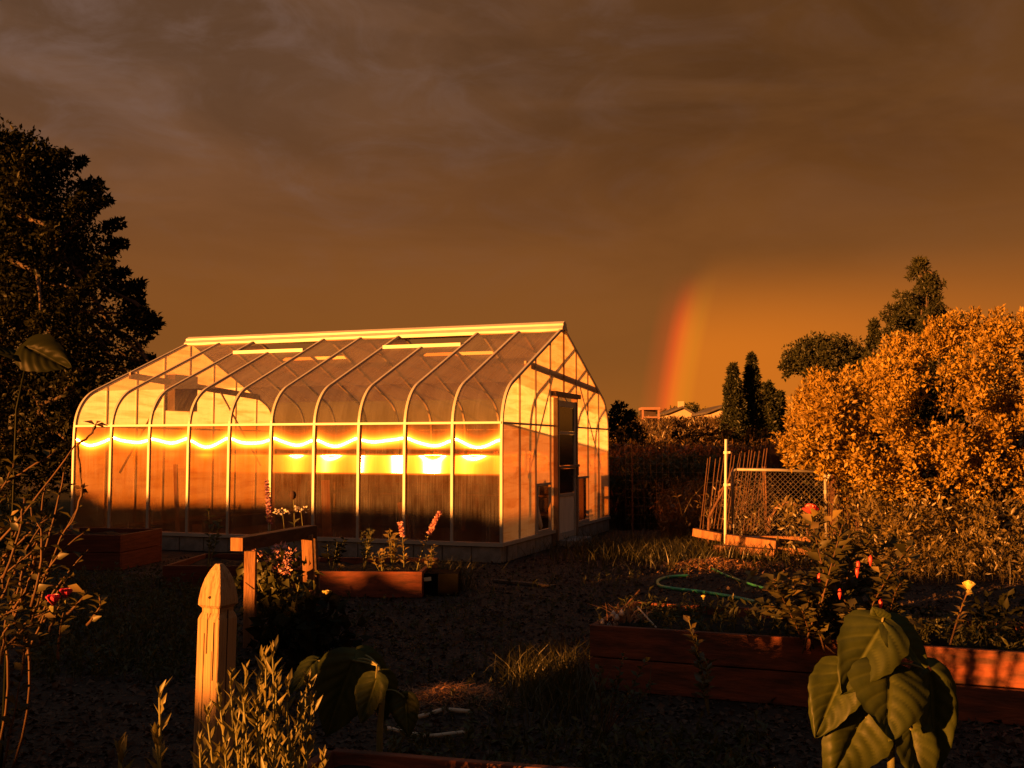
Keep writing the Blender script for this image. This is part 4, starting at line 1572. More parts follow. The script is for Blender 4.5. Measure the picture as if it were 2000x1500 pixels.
rb = at(1154, 1345, z=0)
bed('raised_bed', 'large red two-plank raised bed on the right with roses growing in it', (rb.x, rb.y), 3.6, 1.0, 0.385, 2, 'cedar', ang=R(-21))
ba = at(560, 1166, z=0)
bed('raised_bed', 'red raised bed dappled with sun spots in front of the greenhouse', (ba.x, ba.y), at(815, 1171, z=0).x - ba.x + 0.04, 1.25, 0.255, 1, 'cedar', ang=R(-3))
bl = at(318, 1150, z=0)
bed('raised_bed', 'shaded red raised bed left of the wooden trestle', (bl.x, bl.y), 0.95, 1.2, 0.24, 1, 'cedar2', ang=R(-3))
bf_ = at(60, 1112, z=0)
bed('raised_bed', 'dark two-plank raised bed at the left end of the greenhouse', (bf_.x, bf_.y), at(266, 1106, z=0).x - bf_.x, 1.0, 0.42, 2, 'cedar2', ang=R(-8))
fb = at(640, 1452, z=0.385)
bed('raised_bed', 'nearest red raised bed along the bottom of the picture', (fb.x, fb.y - 0.05), 2.1, -0.75, 0.385, 2, 'cedar', ang=R(-15))
# black tray with small plants at the end of the dappled bed
tb = thing('plant_tray', 'black plastic planter with a cream label beside the dappled bed', 'planter', at(858, 1165, z=0))
c_ = at(858, 1165, z=0)
MB().obox(c_ + Vector((0, 0.2, 0.11)), (0.19, 0, 0), (0, 0.2, 0), (0, 0, 0.11)).build('tray', M['pot'], tb, bevel=0.01)
MB().obox(at(835, 1131, y=c_.y - 0.01), (0.035, 0, 0.004), (0, 0.002, 0), (-0.002, 0, 0.018)).build('label_card', M['tag'], tb)

# ------------------------------------------------------------------ wooden trestle
tr = thing('wooden_trestle', 'low wooden trestle with a dark top beam and two lit legs', 'trestle', (-1.8, 8.0, 0))
ta, tbm = at(464, 1063, y=7.5), at(609, 1037, y=8.55)
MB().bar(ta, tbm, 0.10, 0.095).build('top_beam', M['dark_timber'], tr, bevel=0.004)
d_ = (tbm - ta).normalized()
MB().bar(ta - d_ * 0.013, ta - d_ * 0.002, 0.098, 0.093).build('end_grain', M['timber'], tr)
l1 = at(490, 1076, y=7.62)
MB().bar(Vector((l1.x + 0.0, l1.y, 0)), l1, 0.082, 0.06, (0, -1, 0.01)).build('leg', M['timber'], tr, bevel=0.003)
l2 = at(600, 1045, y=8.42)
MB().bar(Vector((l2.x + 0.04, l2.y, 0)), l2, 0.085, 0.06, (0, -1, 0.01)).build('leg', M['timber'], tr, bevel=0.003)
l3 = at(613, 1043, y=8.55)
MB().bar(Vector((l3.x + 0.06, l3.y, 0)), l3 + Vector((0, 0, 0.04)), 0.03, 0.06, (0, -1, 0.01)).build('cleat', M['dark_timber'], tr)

# ------------------------------------------------------------------ turned fence post in front
pp = at(420, 1300, y=3.72)
PX, PY = pp.x, pp.y
PTOP = at(418, 1101, y=3.72).z
post = thing('fence_post', 'pale square wooden post with a carved pointed top in the foreground', 'post', (PX, PY, 0))
hw = 0.049
sects = [(0.0, 1.0), (PTOP - 0.190, 1.0), (PTOP - 0.176, 0.90), (PTOP - 0.165, 0.79), (PTOP - 0.152, 0.80), (PTOP - 0.140, 1.02), (PTOP - 0.120, 1.0), (PTOP - 0.085, 0.90), (PTOP - 0.05, 0.72), (PTOP - 0.022, 0.48), (PTOP - 0.006, 0.28), (PTOP, 0.20)]
ca, sa = math.cos(R(-26)), math.sin(R(-26))
vs, fs = [], []
lean = 0.018
for z, s in sects:
    ch = 0.92
    for x, y in ((-1, -ch), (-ch, -1), (ch, -1), (1, -ch), (1, ch), (ch, 1), (-ch, 1), (-1, ch)):
        x, y = x * hw * s, y * hw * s
        vs.append((PX + x * ca - y * sa + lean * (z - 0.5), PY + x * sa + y * ca, z))
for i in range(len(sects) - 1):
    for k in range(8):
        fs.append((i * 8 + k, i * 8 + (k + 1) % 8, (i + 1) * 8 + (k + 1) % 8, (i + 1) * 8 + k))
fs += [tuple(range(7, -1, -1)), tuple((len(sects) - 1) * 8 + k for k in range(8))]
MB().add(vs, fs).build('shaft', M['postwood'], post)
cr_ = MB()
xr = lambda x, y: (PX + x * ca - y * sa, PY + x * sa + y * ca)
a_, b_ = xr(hw * 1.004, -0.006), xr(hw * 1.004, 0.0)
cr_.obox(((a_[0] + b_[0]) / 2, (a_[1] + b_[1]) / 2, 0.55), (ca * 0.0012, sa * 0.0012, 0), (-sa * 0.0022, ca * 0.0022, 0), (0.006, 0, 0.33))
cr_.build('crack', M['crack'], post)
for i, (ox, z_, hz_) in enumerate(((-0.012, 0.60, 0.20), (0.021, 0.44, 0.30), (0.004, 0.80, 0.07), (-0.030, 0.42, 0.14), (0.033, 0.74, 0.10))):
    a_ = xr(ox, -hw * 1.003)
    MB().obox((a_[0], a_[1], z_), (ca * 0.0009, sa * 0.0009, 0), (-sa * 0.0008, ca * 0.0008, 0), (lean * hz_, 0, hz_)).build('crack', M['crack'], post)
a_ = xr(0.006, -hw * 1.002)
MB().tube([(a_[0] + 0.006, a_[1] - 0.002, PTOP - 0.112), (a_[0] + 0.006, a_[1] + 0.002, PTOP - 0.112)], 0.005, 8).build('knot', M['crack'], post)

# ------------------------------------------------------------------ plants of the garden
def bezier(p0, p1, p2, n=8):
    p0, p1, p2 = Vector(p0), Vector(p1), Vector(p2)
    return [p0 * (1 - t) ** 2 + p1 * 2 * t * (1 - t) + p2 * t * t for t in (i / n for i in range(n + 1))]


def leaf_along(path, n, size, aspect, spread=1.0, t0=0.15, up=0.3):
    P, D = [], []
    m = len(path) - 1
    for i in range(n):
        t = t0 + (1 - t0) * (i + random.random()) / n
        k = min(int(t * m), m - 1)
        f = t * m - k
        p = path[k].lerp(path[k + 1], f)
        ax = (path[k + 1] - path[k]).normalized()
        a = i * 2.4 + random.uniform(-0.5, 0.5)
        side = Vector((math.cos(a), math.sin(a), 0))
        d = (side * spread + ax * 0.5 + Vector((0, 0, up))).normalized()
        P.append(p)
        D.append(d)
    n_ = len(P)
    L = rng.uniform(0.7, 1.25, n_) * size
    Nn = nrm(rng.normal(size=(n_, 3)) * 0.35 + np.array([0, -0.35, 1.0]))
    return leaves(np.array(P), np.array(D), Nn, L, L * aspect)


PETAL = {}


def petal_mesh(kind, mat, L, W, cup):
    vs, fs = [], []
    for i in range(6):
        v = i / 5
        w = W * math.sin(math.pi * min(0.5 + 0.0, 0.15 + 0.75 * v)) * (0.45 + 0.6 * v if v < 0.8 else 1.0 - 0.35 * (v - 0.8) / 0.2)
        for j in range(5):
            u = (j - 2) / 2
            bend = cup * (v ** 1.5)
            vs.append((w * u, L * v * (1 - 0.25 * cup * v) - 0.12 * L * u * u * v, L * bend * 0.5 + 0.30 * W * u * u * (1 - 0.3 * v)))
    for i in range(5):
        for j in range(4):
            fs.append((i * 5 + j, i * 5 + j + 1, (i + 1) * 5 + j + 1, (i + 1) * 5 + j))
    me = bpy.data.meshes.new('petal')
    me.from_pydata(vs, [], fs)
    me.update()
    me.materials.append(M[mat])
    me.polygons.foreach_set('use_smooth', [True] * len(me.polygons))
    return me


def bloom(plant, centre, r, mat, rings=((5, 62, 0.75), (5, 40, 0.95), (6, 18, 1.05)), tilt=(0.0, 0.0)):
    """a flower head (part) with single petals (sub-parts)"""
    c = Vector(centre)
    hd = MB().tube([c - Vector((0, 0, r * 0.5)), c - Vector((0, 0, r * 0.15)), c], [r * 0.12, r * 0.32, r * 0.22], 7).build('bloom', M['stem'], plant)
    me = petal_mesh(mat, mat, r, r * 0.48, 0.7)
    for n, el_, s in rings:
        for i in range(n):
            o = bpy.data.objects.new('petal', me)
            COL.objects.link(o)
            o.parent = hd
            o.location = c - ORI[plant.name]
            a = 2 * math.pi * (i + random.uniform(-0.15, 0.15)) / n + el_
            o.rotation_euler = Matrix.Rotation(tilt[0], 3, 'X').to_4x4().to_3x3().to_euler() if False else (R(el_ + random.uniform(-8, 8)) + tilt[0] * math.cos(a), tilt[1] * math.sin(a), a)
            o.scale = (s, s, s)
            ORI[o.name] = ORI[plant.name]
    return hd


# ---- rose bush in the right bed
ROSE_D = 5.95
rb0 = at(1640, 1262, y=ROSE_D)
rose = thing('rose_bush', 'spreading rose bush with one large red bloom in the right raised bed', 'rose bush', (rb0.x, rb0.y, 0.33))
fol, stems = [], MB()
paths = []
for i in range(34):
    px0 = random.uniform(1560, 1740)
    px1 = random.uniform(1482, 1850)
    py1 = random.uniform(1015, 1190) + abs(px1 - 1650) * 0.32
    b0_ = at(px0, 1260, y=ROSE_D + random.uniform(-0.25, 0.45))
    b0_.z = 0.33
    e_ = at(px1, py1, y=ROSE_D + random.uniform(-0.45, 0.5))
    m_ = b0_.lerp(e_, 0.5) + Vector((0, 0, random.uniform(0.02, 0.14)))
    pth = bezier(b0_, m_, e_, 8)
    paths.append(pth)
    stems.tube(pth, [0.0055 - 0.0028 * k / 8 for k in range(9)], 5)
    fol.append(leaf_along(pth, 34, 0.082, 0.55, 0.9, 0.15, 0.15))
pr_ = bezier(at(1640, 1255, y=ROSE_D), at(1610, 1120, y=ROSE_D), at(1584, 1012, y=ROSE_D - 0.15), 10)
pr_[0].z = 0.33
stems.tube(pr_, [0.006 - 0.003 * k / 10 for k in range(11)], 6)
fol.append(leaf_along(pr_, 22, 0.09, 0.5, 0.8, 0.35, 0.1))
stems.build('canes', M['cane'], rose, smooth=True)
np_obj('foliage', fol, M['roseleaf'], rose)
bloom(rose, at(1583, 1004, y=ROSE_D - 0.15), 0.066, 'redpetal', rings=((4, 84, 0.7), (5, 68, 0.9), (6, 44, 1.0), (6, 14, 0.95)))
for px, py in ((1676, 1105), (1700, 1095), (1674, 1118), (1640, 1160), (1600, 1130), (1720, 1180)):
    c_ = at(px, py, y=ROSE_D - 0.2)
    MB().tube([c_ - Vector((0, 0, 0.03)), c_, c_ + Vector((0, 0, 0.018)), c_ + Vector((0.002, 0, 0.03))], [0.002, 0.011, 0.010, 0.002], 7).build('bud', M['redpetal'], rose, smooth=True)
yl = [leaf_along([at(x, y, y=ROSE_D - 0.35), at(x + 6, y - 16, y=ROSE_D - 0.33), at(x + 8, y - 30, y=ROSE_D - 0.3)], 3, 0.075, 0.6) for x, y in ((1448, 1165), (1462, 1150), (1712, 1140), (1580, 1040), (1618, 1040), (1545, 1170))]
np_obj('yellow_leaves', yl, M['yellowleaf'], rose)
bloom(rose, at(1374, 1168, y=6.35), 0.022, 'yellowpetal')

# ---- yellow rose on its own stem
yr0 = at(1852, 1295, y=5.75)
yr = thing('yellow_rose', 'single upright rose stem with a glowing pale yellow bud', 'rose', (yr0.x, yr0.y, 0.33))
yp = bezier((yr0.x, yr0.y, 0.33), at(1868, 1210, y=5.75), at(1892, 1150, y=5.75), 10)
MB().tube(yp, [0.0065 - 0.003 * k / 10 for k in range(11)], 6).build('cane', M['cane'], yr, smooth=True)
np_obj('foliage', [leaf_along(yp, 13, 0.075, 0.42, 1.0, 0.3, 0.05)], M['yellowleaf'], yr)
bloom(yr, at(1893, 1152, y=5.75), 0.058, 'yellowpetal', rings=((4, 84, 1.0), (4, 72, 1.0), (3, 22, 1.0)))

# ---- sunflower leaves
def big_leaf_mesh(seed, droop=0.35):
    nu, nv = 26, 34
    vs, fs, vein = [], [], []
    for i in range(nv + 1):
        v = i / nv
        w = 0.5 * (math.sin(math.pi * min(1, v ** 0.62)) ** 0.72) * (1.12 - 0.28 * v)      # heart-shaped half width
        for j in range(nu + 1):
            u = 2 * j / nu - 1
            au = abs(u)
            ser = 1 + (0.022 * math.sin(v * 47 + seed) + 0.03 * math.sin(v * 19 + 2 * seed) if au > 0.97 else 0)
            back = -0.16 * au ** 1.5 * (1 - v) ** 2
            # side veins run forward and outward; the blade is quilted between them
            ph = (v - 0.34 * au + 0.02 * math.sin(3 * u + seed)) / 0.165
            quilt = abs(math.sin(math.pi * ph)) ** 0.7 * 0.036 * min(1, 4 * au) * (1 - 0.55 * au) * math.sin(math.pi * min(1, v + 0.1)) ** 0.5
            z = 0.36 * au ** 1.1 * w - droop * v * v - 0.30 * au ** 2.4 * w + quilt
            z += 0.045 * math.sin(4.2 * v + 2.6 * u + seed) + 0.012 * math.sin(7 * u + 5 * v + 1.7 * seed) * au
            z -= 0.030 * math.exp(-(u / 0.07) ** 2) * (1 - 0.6 * v)
            vs.append((w * u * ser, v + back, z))
            vein.append(max(math.exp(-(u * w / 0.012) ** 2), 0.6 * math.exp(-((ph - round(ph)) / 0.09) ** 2) * (1 - 0.6 * au)))
    for i in range(nv):
        for j in range(nu):
            a = i * (nu + 1) + j
            fs.append((a, a + 1, a + nu + 2, a + nu + 1))
    me = bpy.data.meshes.new('leaf')
    me.from_pydata(vs, [], fs)
    me.update()
    at_ = me.attributes.new('vein', 'FLOAT', 'POINT')
    at_.data.foreach_set('value', vein)
    me.materials.append(M['bigleaf'])
    me.polygons.foreach_set('use_smooth', [True] * len(me.polygons))
    return me


BL = [big_leaf_mesh(s, d) for s, d in ((1, 0.05), (2, 0.10), (3, 0.03), (4, 0.12))]


BL_SHADED = [m_.copy() for m_ in BL]
for m_ in BL_SHADED:
    m_.materials[0] = M['shadeleaf']


def big_leaf(plant, pb_, pt_, width, facing=(0, -1, 0.3), k=0, name='leaf', dim=False):
    """leaf from base point to tip point, turned towards 'facing'"""
    y_ = (pt_ - pb_)
    L = y_.length
    y_.normalize()
    z_ = Vector(facing)
    z_ = (z_ - y_ * z_.dot(y_)).normalized()
    x_ = y_.cross(z_)
    o = bpy.data.objects.new(name, (BL_SHADED if dim else BL)[k % 4])
    COL.objects.link(o)
    o.parent = plant
    m = Matrix(((x_.x * width, y_.x * L, z_.x * L), (x_.y * width, y_.y * L, z_.y * L), (x_.z * width, y_.z * L, z_.z * L))).to_4x4()
    m.translation = pb_ - ORI[plant.name]
    o.matrix_local = m
    ORI[o.name] = ORI[plant.name]
    return o


def sunflower(name, label, base, stem_pts, lst, dpt):
    t = thing(name, label, 'plant', base)
    MB().tube(stem_pts, [0.014, 0.012, 0.010, 0.008][:len(stem_pts)], 8).build('stem', M['stem'], t, smooth=True)
    for i, (bx, by, tx, ty, wpx, db, dt, fc) in enumerate(lst):
        pb_, pt_ = at(bx, by, y=dpt + db), at(tx, ty, y=dpt + dt)
        big_leaf(t, pb_, pt_, wpx / FPX * dpt, fc, i)
        sp = min(stem_pts, key=lambda q: (q - pb_).length)
        MB().tube(bezier(sp, sp.lerp(pb_, 0.5) + Vector((0, 0, 0.03)), pb_, 5), 0.004, 5).build('leaf_stalk', M['stem'], t)
    return t


sx_, sd_ = 1738, 3.25
sb = at(sx_, 1500, y=sd_)
sunflower('sunflower_plant', 'young sunflower with huge drooping heart-shaped leaves at the lower right', (sb.x, sb.y, 0), [Vector((sb.x, sb.y, 0)), at(1740, 1420, y=sd_), at(1735, 1300, y=sd_), at(1728, 1212, y=sd_)],
          [(1733, 1308, 1742, 1446, 160, -0.06, -0.16, (0.30, -1, 0.30)), (1722, 1222, 1646, 1350, 122, -0.02, -0.12, (0.05, -1, 0.75)), (1650, 1308, 1592, 1440, 100, -0.04, -0.10, (-0.35, -1, 0.35)),
           (1690, 1400, 1622, 1530, 128, -0.03, -0.08, (0.15, -1, 0.30)), (1735, 1218, 1815, 1300, 120, 0.0, -0.04, (0.75, -0.8, 0.7)), (1812, 1312, 1850, 1505, 100, 0.05, 0.0, (0.35, -1, 0.2)),
           (1780, 1425, 1806, 1560, 90, 0.0, -0.05, (0.25, -1, 0.1)), (1722, 1216, 1706, 1188, 42, 0.0, -0.02, (-0.3, -1, 0.2))], sd_)
sd2 = 4.05
s2 = at(740, 1480, y=sd2)
sunflower('sunflower_plant', 'shaded drooping sunflower behind the grey-green foreground plants', (s2.x, s2.y, 0), [Vector((s2.x, s2.y, 0)), at(742, 1420, y=sd2), at(748, 1350, y=sd2), at(738, 1300, y=sd2)],
          [(618, 1292, 566, 1352, 50, 0.1, 0.0, (-0.3, -1, 0.4)), (690, 1290, 640, 1440, 120, 0.05, 0.0, (0.4, -1, 0.3)), (735, 1325, 704, 1412, 62, -0.05, -0.1, (-0.3, -1, 0.3)), (790, 1362, 796, 1438, 58, -0.02, -0.06, (-0.3, -1, 0.4)), (745, 1322, 752, 1410, 60, 0.0, 0.05, (0.5, -1, 0.2)), (700, 1280, 770, 1335, 70, 0.1, 0.12, (0.3, -0.6, 1))], sd2)

# ---- grey-green leafy clump beside the post
WD = 3.15
w0 = at(520, 1500, y=WD)
wall = thing('leafy_clump', 'sunlit clump of upright grey-green leafy stems in front of the fence post', 'plant', (w0.x, w0.y, 0))
wst = [(520, 1290, 0), (512, 1290, 0.05), (450, 1330, 0.1), (480, 1320, 0), (533, 1282, -0.05), (560, 1345, 0), (600, 1340, 0.05), (585, 1395, -0.1), (428, 1360, -0.2), (405, 1400, -0.25), (545, 1400, -0.15), (500, 1390, -0.2), (460, 1420, -0.25), (520, 1440, -0.3), (570, 1460, -0.25), (630, 1490, -0.25), (440, 1470, -0.3), (480, 1470, -0.35), (600, 1440, -0.1), (540, 1345, 0.1), (475, 1365, -0.1), (505, 1345, 0.0), (390, 1460, -0.3), (555, 1500, -0.35), (610, 1378, 0.0)]
for px, py, dd in wst:
    e_ = at(px, py, y=WD + dd)
    b0_ = Vector((w0.x + (e_.x - w0.x) * 0.55 + random.uniform(-0.05, 0.05), WD + dd * 0.6 + random.uniform(-0.04, 0.04), 0))
    pth = bezier(b0_, b0_.lerp(e_, 0.55) + Vector((random.uniform(-0.02, 0.02), 0, 0)), e_, 9)
    so = MB().tube(pth, [0.0055 - 0.003 * k / 9 for k in range(10)], 6).build('stem', M['stem'], wall, smooth=True)
    top = [pth[-2], pth[-1], pth[-1] + Vector((0, 0, 0.012))]
    np_obj('stem_leaves', [leaf_along(pth, 20, 0.062, 0.25, 0.55, 0.35, 0.55), leaf_along(top, 9, 0.034, 0.30, 0.35, 0.1, 0.8)], M['wallleaf'], so)
lw = at(316, 1500, y=3.05)
lwt = thing('stemmed_plant', 'single leafy stem left of the fence post at the bottom edge', 'plant', (lw.x, lw.y, 0))
for (a, c), (e, f) in (((300, 1700), (312, 1362)), ((330, 1700), (304, 1440)), ((270, 1700), (232, 1470))):
    e_ = at(e, f, y=3.05)
    b0_ = at(a, c, y=3.05)
    b0_.z = 0
    pth = bezier(b0_, b0_.lerp(e_, 0.6) + Vector((0.015, 0, 0)), e_, 9)
    so = MB().tube(pth, 0.004, 6).build('stem', M['stem'], lwt, smooth=True)
    np_obj('stem_leaves', [leaf_along(pth, 12, 0.065, 0.28, 0.5, 0.4, 0.5), leaf_along([pth[-2], pth[-1], pth[-1] + Vector((0, 0, 0.01))], 6, 0.045, 0.3, 0.5, 0.1, 0.8)], M['wallleaf'], so)

# ---- left rose bush
LD = 4.3
lb = at(40, 1330, y=LD)
lrose = thing('rose_bush', 'tangled thorny rose bush with a magenta bloom at the left edge', 'rose bush', (lb.x, lb.y, 0))
lfol, lcane, lyel = [], MB(), []
spec = [((-30, 1085), (70, 985), (150, 865)), ((150, 868), (185, 850), (186, 828)), ((150, 868), (158, 910), (160, 955)), ((160, 955), (158, 1000), (120, 1045)), ((-40, 1130), (40, 1050), (100, 1010)), ((60, 1180), (80, 1100), (175, 1032)), ((20, 1200), (60, 1150), (70, 1080)),
        ((-20, 1210), (30, 1195), (62, 1175)), ((20, 1255), (80, 1275), (78, 1250)), ((95, 1235), (105, 1205), (118, 1180)), ((112, 1290), (115, 1240), (124, 1195)), ((-30, 1000), (20, 940), (28, 900)), ((-20, 960), (40, 930), (110, 880)), ((30, 1120), (28, 1060), (20, 1010)), ((170, 1220), (200, 1190), (195, 1165)), ((130, 1200), (160, 1170), (170, 1158)),
        ((5, 1500), (28, 1400), (40, 1330)), ((40, 1330), (50, 1280), (48, 1240)), ((20, 1410), (38, 1392), (40, 1385)), ((-30, 1050), (10, 1020), (60, 1020)), ((40, 1180), (44, 1130), (40, 1098)), ((-10, 1300), (30, 1230), (70, 1215))]
for i in range(26):
    x0_, y0_ = random.uniform(-60, 90), random.uniform(1100, 1320)
    spec.append(((x0_, y0_), (x0_ + random.uniform(-30, 60), y0_ - random.uniform(30, 120)), (x0_ + random.uniform(0, 110), y0_ - random.uniform(60, 230))))
for i, (a, m_, e) in enumerate(spec):
    dd = LD + (0 if i < 22 else random.uniform(-0.4, 0.5))
    pth = bezier(at(*a, y=dd), at(*m_, y=dd + random.uniform(-0.05, 0.05)), at(*e, y=dd), 7)
    pth = [p_ + Vector((random.uniform(-1, 1), random.uniform(-1, 1), random.uniform(-1, 1))) * 0.004 for p_ in pth]
    lcane.tube(pth, [0.0060 - 0.003 * k / 7 for k in range(8)], 5)
    if i > 3:
        lfol.append(leaf_along(pth, 11, 0.055, 0.55, 0.9, 0.1, 0.1))
for i in range(3):
    a = at((-25, 10, 52)[i], 1240, y=LD + random.uniform(-0.3, 0.3))
    g_ = Vector((a.x, a.y, 0))
    lcane.tube(bezier(g_ + Vector((-0.12, 0.1, 0)), g_.lerp(a, 0.5) + Vector((0.06, 0, 0)), a, 6), 0.006, 5)
lcane.build('canes', M['cane'], lrose, smooth=True)
np_obj('foliage', lfol, M['roseleaf'], lrose)
bloom(lrose, at(104, 1182, y=LD - 0.3), 0.05, 'pinkpetal', rings=((4, 80, 0.7), (5, 60, 0.9), (6, 35, 1.0)))
bloom(lrose, at(128, 1168, y=LD - 0.28), 0.045, 'pinkpetal', rings=((4, 80, 0.7), (5, 60, 0.9), (6, 35, 1.0)))
# withered leaf at the tip of the highest cane
np_obj('withered_leaves', [leaves(np.array([at(186, 830, y=LD)] * 5), np.array([(1, 0, 0.02), (0.9, -0.2, -0.15), (-0.6, 0, 0.25), (-0.3, 0.2, -0.8), (0.5, 0, 0.4)]), np.array([(0, -0.5, 1)] * 5), np.array([0.055, 0.045, 0.055, 0.045, 0.03]), np.array([0.026] * 5)),
                           leaves(np.array([at(159, 955, y=LD)] * 6), rdirs(6), rdirs(6), 0.035, 0.018)], M['cane'], lrose)
big = at(140, 1145, y=LD - 0.1)
np_obj('yellow_leaves', [leaves(np.array([at(132, 1144, y=LD - 0.1), at(85, 1200, y=LD - 0.1), at(20, 1010, y=LD)]), np.array([(1, 0, -0.35), (1, 0, -0.2), (0.6, 0, 0.6)]), np.array([(-0.4, -1, 0.6)] * 3), np.array([0.068, 0.05, 0.05]), np.array([0.036, 0.024, 0.02]))], M['yellowleaf'], lrose)
# tall plant in front of the tree, its shade put into the leaf colour
tl_ = thing('tall_leafy_plant', 'tall plant with broad leaves shaded by their colour in front of the dark tree', 'plant', (at(40, 873, y=4.6).x, 4.6, 0))
tp = [Vector((at(20, 873, y=4.6).x, 4.6, 0)), at(25, 1000, y=4.6), at(32, 800, y=4.6), at(60, 668, y=4.6)]
MB().tube(tp, [0.007, 0.006, 0.005, 0.004], 7).build('stem', M['shadeleaf'], tl_, smooth=True)
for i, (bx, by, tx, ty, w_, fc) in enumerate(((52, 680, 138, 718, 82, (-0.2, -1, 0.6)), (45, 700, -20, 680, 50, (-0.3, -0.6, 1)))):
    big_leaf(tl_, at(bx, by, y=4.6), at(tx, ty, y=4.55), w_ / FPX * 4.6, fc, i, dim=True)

# ---- flowers in the beds before the greenhouse
def spike_plant(name, label, base, tip, fl_mat, nfl, z_from, lf_mat='mid', lean=0.03, leaf=0.07, nl=14, cat='flower'):
    t = thing(name, label, cat, base)
    pth = bezier(base, Vector(base).lerp(tip, 0.5) + Vector((lean, 0, 0)), tip, 10)
    MB().tube(pth, [0.006 - 0.0035 * k / 10 for k in range(11)], 5).build('stem', M['stem'], t, smooth=True)
    np_obj('foliage', [leaf_along(pth[:7], nl, leaf, 0.35, 0.9, 0.1, 0.3)], M[lf_mat], t)
    if nfl:
        P, D = [], []
        for i in range(nfl):
            f = z_from + (1 - z_from) * i / nfl
            k = min(int(f * 10), 9)
            p_ = pth[k].lerp(pth[k + 1], f * 10 - k)
            a = i * 2.4
            P.append(p_)
            D.append((math.cos(a), math.sin(a), 0.35 - 0.5 * (1 - f)))
        P, D = np.array(P), np.array(D)
        P = np.repeat(P, 3, 0)
        D = nrm(np.repeat(D, 3, 0) + rng.normal(size=P.shape) * 0.25)
        np_obj('florets', [leaves(P, D, rdirs(len(P)), rng.uniform(0.025, 0.042, len(P)), 0.026)], M[fl_mat], t)
    return t


def on_ground(px, y, z=0.0):
    p_ = at(px, 900, y=y)
    return Vector((p_.x, y, z))


spike_plant('flower_spike', 'tall rosy flower spike leaning right before the glazing', on_ground(815, 10.6, 0.2), at(860, 1000, y=10.5), 'rosypetal', 60, 0.62, 'yellowleaf', -0.05)
spike_plant('flower_spike', 'mauve foxglove spike behind the trestle beam', on_ground(528, 10.9, 0.2), at(521, 938, y=10.8), 'mauvepetal', 70, 0.5, 'mid')
spike_plant('flower_spike', 'thin pink spike beside the planter', on_ground(790, 10.7, 0.2), at(781, 1020, y=10.6), 'rosypetal', 22, 0.7, 'yellowleaf')
sh_ = spike_plant('seed_head_stem', 'thin stem with one dark round seed head before the glazing', on_ground(575, 10.8, 0.2), at(572, 962, y=10.8), None, 0, 0.5, 'mid')
c_ = at(572, 967, y=10.8)
MB().tube([c_ + Vector((0, 0, -0.045)), c_ + Vector((0, 0, -0.03)), c_, c_ + Vector((0, 0, 0.028)), c_ + Vector((0, 0, 0.042))], [0.008, 0.028, 0.036, 0.028, 0.010], 8).build('seed_head', M['seedhead'], sh_, smooth=True)
for px, tp_, lab in ((552, 1005, 'small white umbel left of the seed head'), (588, 1000, 'small white umbel right of the seed head')):
    u_ = spike_plant('white_umbel', lab + ' behind the trestle', on_ground(px + 6, 10.7, 0.2), at(px, tp_, y=10.7), None, 0, 0.5, 'mid')
    c_ = at(px, tp_ - 4, y=10.7)
    P = np.array([c_ + Vector((random.uniform(-0.07, 0.07), random.uniform(-0.05, 0.05), random.uniform(-0.02, 0.03))) for _ in range(26)])
    np_obj('florets', [leaves(P, rdirs(26, 0.6), rdirs(26), 0.03, 0.022)], M['whitepetal'], u_)
for px, py, mt, n, ls, lab in ((765, 1040, 'yellowleaf', 34, 0.075, 'sunlit yellow-leaved plant in the dappled bed'), (745, 1065, 'yellowleaf', 22, 0.07, 'smaller yellow-leaved plant left of the sunlit one'), (712, 1030, 'mid', 46, 0.06, 'dim green plant in the dappled bed'), (655, 1058, 'dark', 40, 0.075, 'dark fan-leaved seedling left in the dappled bed'),
                              (412, 1000, 'mid', 34, 0.07, 'dim leafy sapling before the left part of the greenhouse wall'), (838, 1062, 'yellowleaf', 22, 0.06, 'low yellow-leaved plant under the rosy spike'), (672, 1110, 'goldlow', 30, 0.05, 'low bright seedling in the dappled bed'), (752, 1100, 'goldlow', 28, 0.06, 'low green rosette in the middle of the dappled bed')):
    base = on_ground(px + random.uniform(-5, 5), 10.45 + random.uniform(-0.2, 0.2), 0.2)
    t = thing('bed_plant', lab, 'plant', base, 'plants in the bed before the greenhouse')
    tips = [at(px + random.uniform(-20, 20), py + random.uniform(-8, 22), y=base.y + random.uniform(-0.12, 0.12)) for _ in range(4)]
    b = MB()
    fo_ = []
    for e_ in tips:
        pth = bezier(base, base.lerp(e_, 0.5) + Vector((random.uniform(-0.03, 0.03), 0, 0)), e_, 6)
        b.tube(pth, [0.005 - 0.003 * k / 6 for k in range(7)], 5)
        fo_.append(leaf_along(pth, n // 3, ls, 0.6, 1.0, 0.3, 0.1))
    b.build('stems', M['stem'], t, smooth=True)
    np_obj('foliage', fo_, M[mt], t)
